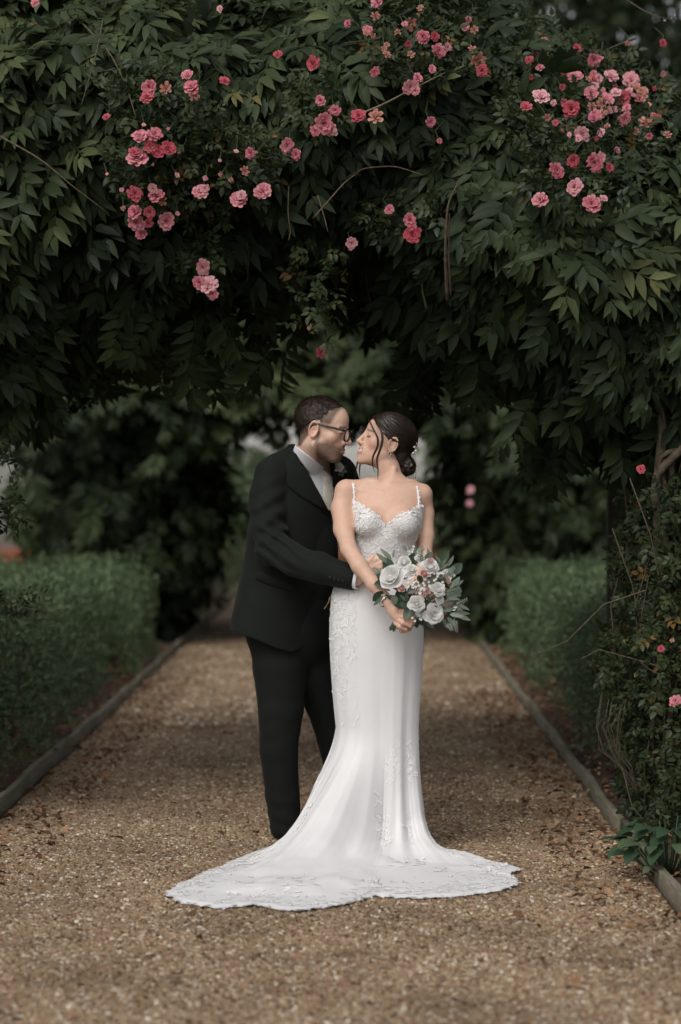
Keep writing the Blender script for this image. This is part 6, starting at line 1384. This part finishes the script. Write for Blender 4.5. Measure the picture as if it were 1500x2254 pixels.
big = [(868, 1276, 29, 0), (918, 1330, 19, 1), (952, 1352, 23, 2), (962, 1300, 17, 1), (945, 1252, 20, 0), (892, 1240, 15, 2), (982, 1266, 12, 1), (966, 1320, 11, 2), (908, 1258, 14, 0), (924, 1232, 12, 1)]
for x, y, s, k in big:
    fx, fy = (x - 925) / 110, (1300 - y) / 110; Yb = -.615 + .10 * (fx * fx + fy * fy); p = PX(x, y, Yb).astype(float); place(WR[k], 'white_rose', p, (fx * 1.1, -1, fy * .9 + .45), s * .00172 * 1.22)
for x, y, s in ((886, 1296, 13), (940, 1302, 11), (934, 1266, 14), (948, 1238, 11), (985, 1280, 9), (932, 1308, 9)):
    fx, fy = (x - 925) / 110, (1300 - y) / 110; place(PR_[x % 2], 'blush_rose', PX(x, y, -.625 + .08 * (fx * fx + fy * fy)).astype(float), (fx, -1, fy + .2), s * .00172 * 1.2)
sb = Acc()
for j in range(5):
    an = 1.2566 * j; d = np.array([[math.cos(an), math.sin(an), .45]]); v, f_ = fine_leaf(.8, .4, -.2, .8) if False else leaf_template(1, .85, .3, -.15, (0, .35, .8, 1), (0, .9, .95, 0)); v = v @ basis(d, np.array([[0, 0, 1.]]))[0].T; sb.add(v, *f_, tint=.7)
sbm = sb.mesh('small_blossom'); sbm.materials.append(M['wrose'])
for cx_, cy_, n, sp_ in ((912, 1286, 9, 14), (930, 1292, 7, 12), (960, 1262, 8, 12), (918, 1360, 7, 11), (905, 1212, 6, 9), (880, 1246, 5, 9), (850, 1262, 4, 8), (1008, 1344, 5, 9), (900, 1270, 7, 12), (940, 1282, 7, 14), (974, 1290, 5, 9), (925, 1222, 5, 8), (990, 1268, 4, 10)):
    for k in range(n):
        x, y = cx_ + rb.gauss(0, sp_ * .55), cy_ + rb.gauss(0, sp_ * .55); place(sbm, 'small_blossom', PX(x, y, -.632 + .09 * (((x - 925) / 110) ** 2 + ((y - 1300) / 110) ** 2)).astype(float), (rb.uniform(-.5, .5), -1, rb.uniform(-.3, .6)), rb.uniform(.006, .0095))
LE = fine_leaf(.30, .3, .18, .75); LR = fine_leaf(.66, .22, .12, .9)
EM = []
for i in range(4):
    me = make_mesh('eucalyptus_leaf', LE[0], LE[1], True, {'tint': np.full(27, .25 + .2 * i)}); me.materials.append(M['euc']); EM.append(me)
for i in range(2):
    me = make_mesh('round_leaf', LR[0], LR[1], True, {'tint': np.full(27, .25 + .25 * i)}); me.materials.append(M['euc'] if i else M['dgreen']); EM.append(me)
def leafy(x0, y0, x1, y1, s, kind, Y=-.58, twist=0):
    p, q = PX(x0, y0, Y).astype(float), PX(x1, y1, Y - .0).astype(float); d = q - p; L = np.linalg.norm(d) if s is None else s; o = bpy.data.objects.new('leaf', EM[kind]); COL.objects.link(o); o.parent = bq
    B = basis(d[None], np.array([[rb.uniform(-.5, .5), -1, rb.uniform(-.2, .8)]]))[0]; m4 = Matrix(B.tolist()).to_4x4(); m4.translation = Vector(p) - Vector(bqo); o.matrix_local = m4 @ Matrix.Scale(L, 4)
for t in ((862, 1232, 838, 1206, 1), (866, 1228, 868, 1208, 2), (852, 1238, 828, 1216, 1), (866, 1252, 842, 1228, 4), (846, 1240, 845, 1262, 0), (880, 1246, 898, 1230, 0), (884, 1250, 868, 1262, 4), (910, 1240, 906, 1212, 4), (914, 1226, 925, 1204, 2), (932, 1236, 920, 1206, 3), (938, 1238, 952, 1214, 4),
          (848, 1280, 830, 1262, 4), (845, 1288, 828, 1278, 4), (960, 1256, 985, 1230, 2), (968, 1254, 988, 1240, 3), (978, 1262, 1000, 1250, 1), (990, 1296, 1012, 1268, 2), (1000, 1290, 1014, 1272, 3), (985, 1306, 1018, 1300, 5), (984, 1316, 1014, 1318, 1), (980, 1330, 1002, 1322, 0), (975, 1344, 1005, 1340, 2), (990, 1352, 1024, 1356, 3), (1000, 1346, 1036, 1352, 2), (1002, 1350, 1038, 1366, 3),
          (975, 1360, 985, 1384, 2), (985, 1358, 1006, 1382, 3), (992, 1340, 1030, 1338, 1), (1010, 1332, 1036, 1342, 2), (870, 1310, 868, 1332, 5), (884, 1308, 890, 1336, 4), (880, 1328, 900, 1338, 4), (905, 1340, 888, 1364, 5), (908, 1338, 912, 1362, 2), (936, 1330, 926, 1352, 2), (898, 1306, 925, 1298, 2), (920, 1266, 930, 1284, 4), (945, 1290, 954, 1268, 2), (930, 1318, 945, 1306, 1), (956, 1330, 965, 1340, 0), (985, 1284, 1005, 1300, 1), (930, 1376, 934, 1386, 0), (940, 1372, 958, 1384, 1), (895, 1322, 880, 1308, 1), (860, 1300, 846, 1296, 1), (992, 1300, 1016, 1312, 5), (905, 1252, 918, 1268, 0), (970, 1240, 960, 1222, 1), (948, 1228, 940, 1206, 0)):
    leafy(t[0], t[1], t[2], t[3], None, t[4], -.585 + rb.uniform(-.02, .02))
for k in range(70):                                      # filler greenery between the blooms
    an = rb.uniform(0, 6.28); q = math.sqrt(rb.random()); x, y = 925 + 82 * q * math.cos(an), 1295 + 70 * q * math.sin(an); leafy(x, y, x + 26 * math.cos(an + rb.gauss(0, .6)), y + 26 * math.sin(an + rb.gauss(0, .6)), None, rb.choice([0, 1, 2, 4, 4]), -.575 + .05 * q * q)
fe = Acc()
for x0, y0, x1, y1 in ((978, 1308, 1014, 1294), (925, 1236, 930, 1198), (838, 1262, 822, 1250), (1000, 1360, 1006, 1392), (1000, 1336, 1030, 1318), (985, 1262, 1002, 1248), (928, 1300, 946, 1286), (960, 1270, 1000, 1262), (985, 1370, 996, 1388), (895, 1214, 888, 1200)):
    p, q = PX(x0, y0, -.60).astype(float), PX(x1, y1, -.60).astype(float); fe.tube([p, (p + q) / 2 + [0, -.004, .003], q], .0012, 4, tint=.6); d = q - p; L = np.linalg.norm(d); s = np.cross(d / L, [0, -1, 0]); v, f_ = leaf_template(.014, .4)
    for k in range(12):
        t = .15 + .85 * k / 12; dd = d / L * .6 + s * (-1) ** k; fe.add(v * (1.15 - .6 * t) @ basis(dd[None], np.array([[0, -1., .2]]))[0].T + p + d * t, *f_, tint=.8)
fo = obj('fern_fronds', fe.mesh('fern_fronds'), M['euc'], bq, kind='stuff'); fo.matrix_parent_inverse = Matrix.Translation(-bq.location)
for k in range(22):
    an = rb.uniform(0, 6.28); q = math.sqrt(rb.random()); e = PX(868 + 11 * q * math.cos(an), 1386 + rb.uniform(-4, 5), -.53 + .018 * q * math.sin(an)).astype(float); m = HND + np.array([.014 * q * math.cos(an), .014 * q * math.sin(an), 0]); f_ = BC + np.array([.09 * q * math.cos(an), .03 * math.sin(an), .05 * q * math.sin(an)])
    a = Acc(); a.tube(np.array([e, m, f_]), .0026, 5); o = obj('stem', a.mesh('stem'), M['stem'], bq); o.matrix_parent_inverse = Matrix.Translation(-bq.location)
bo = thing('boutonniere', 'small white rose buttonhole with dark leaves on the man\'s far lapel', 'buttonhole', tuple(float(v) for v in trace(jacket, [745], [1032], 9.0)[0][0])); bp = np.array(bo.location)
o = obj('white_rose', WR[0], None, bo); o.matrix_local = Matrix.Translation((0, -.022, .004)) @ Vector((.2, -1, .5)).to_track_quat('Z', 'Y').to_matrix().to_4x4() @ Matrix.Scale(.026, 4)
for k, (dx, dz) in enumerate(((.03, -.01), (.02, -.03), (-.01, -.035), (.035, .01))): o = obj('leaf', EM[4 if k % 2 else 5], None, bo); B = basis(np.array([[dx, -.01, dz]]), np.array([[0, -1, .2]]))[0]; m4 = Matrix(B.tolist()).to_4x4(); m4.translation = Vector((0, -.014, 0)); o.matrix_local = m4 @ Matrix.Scale(.038, 4)
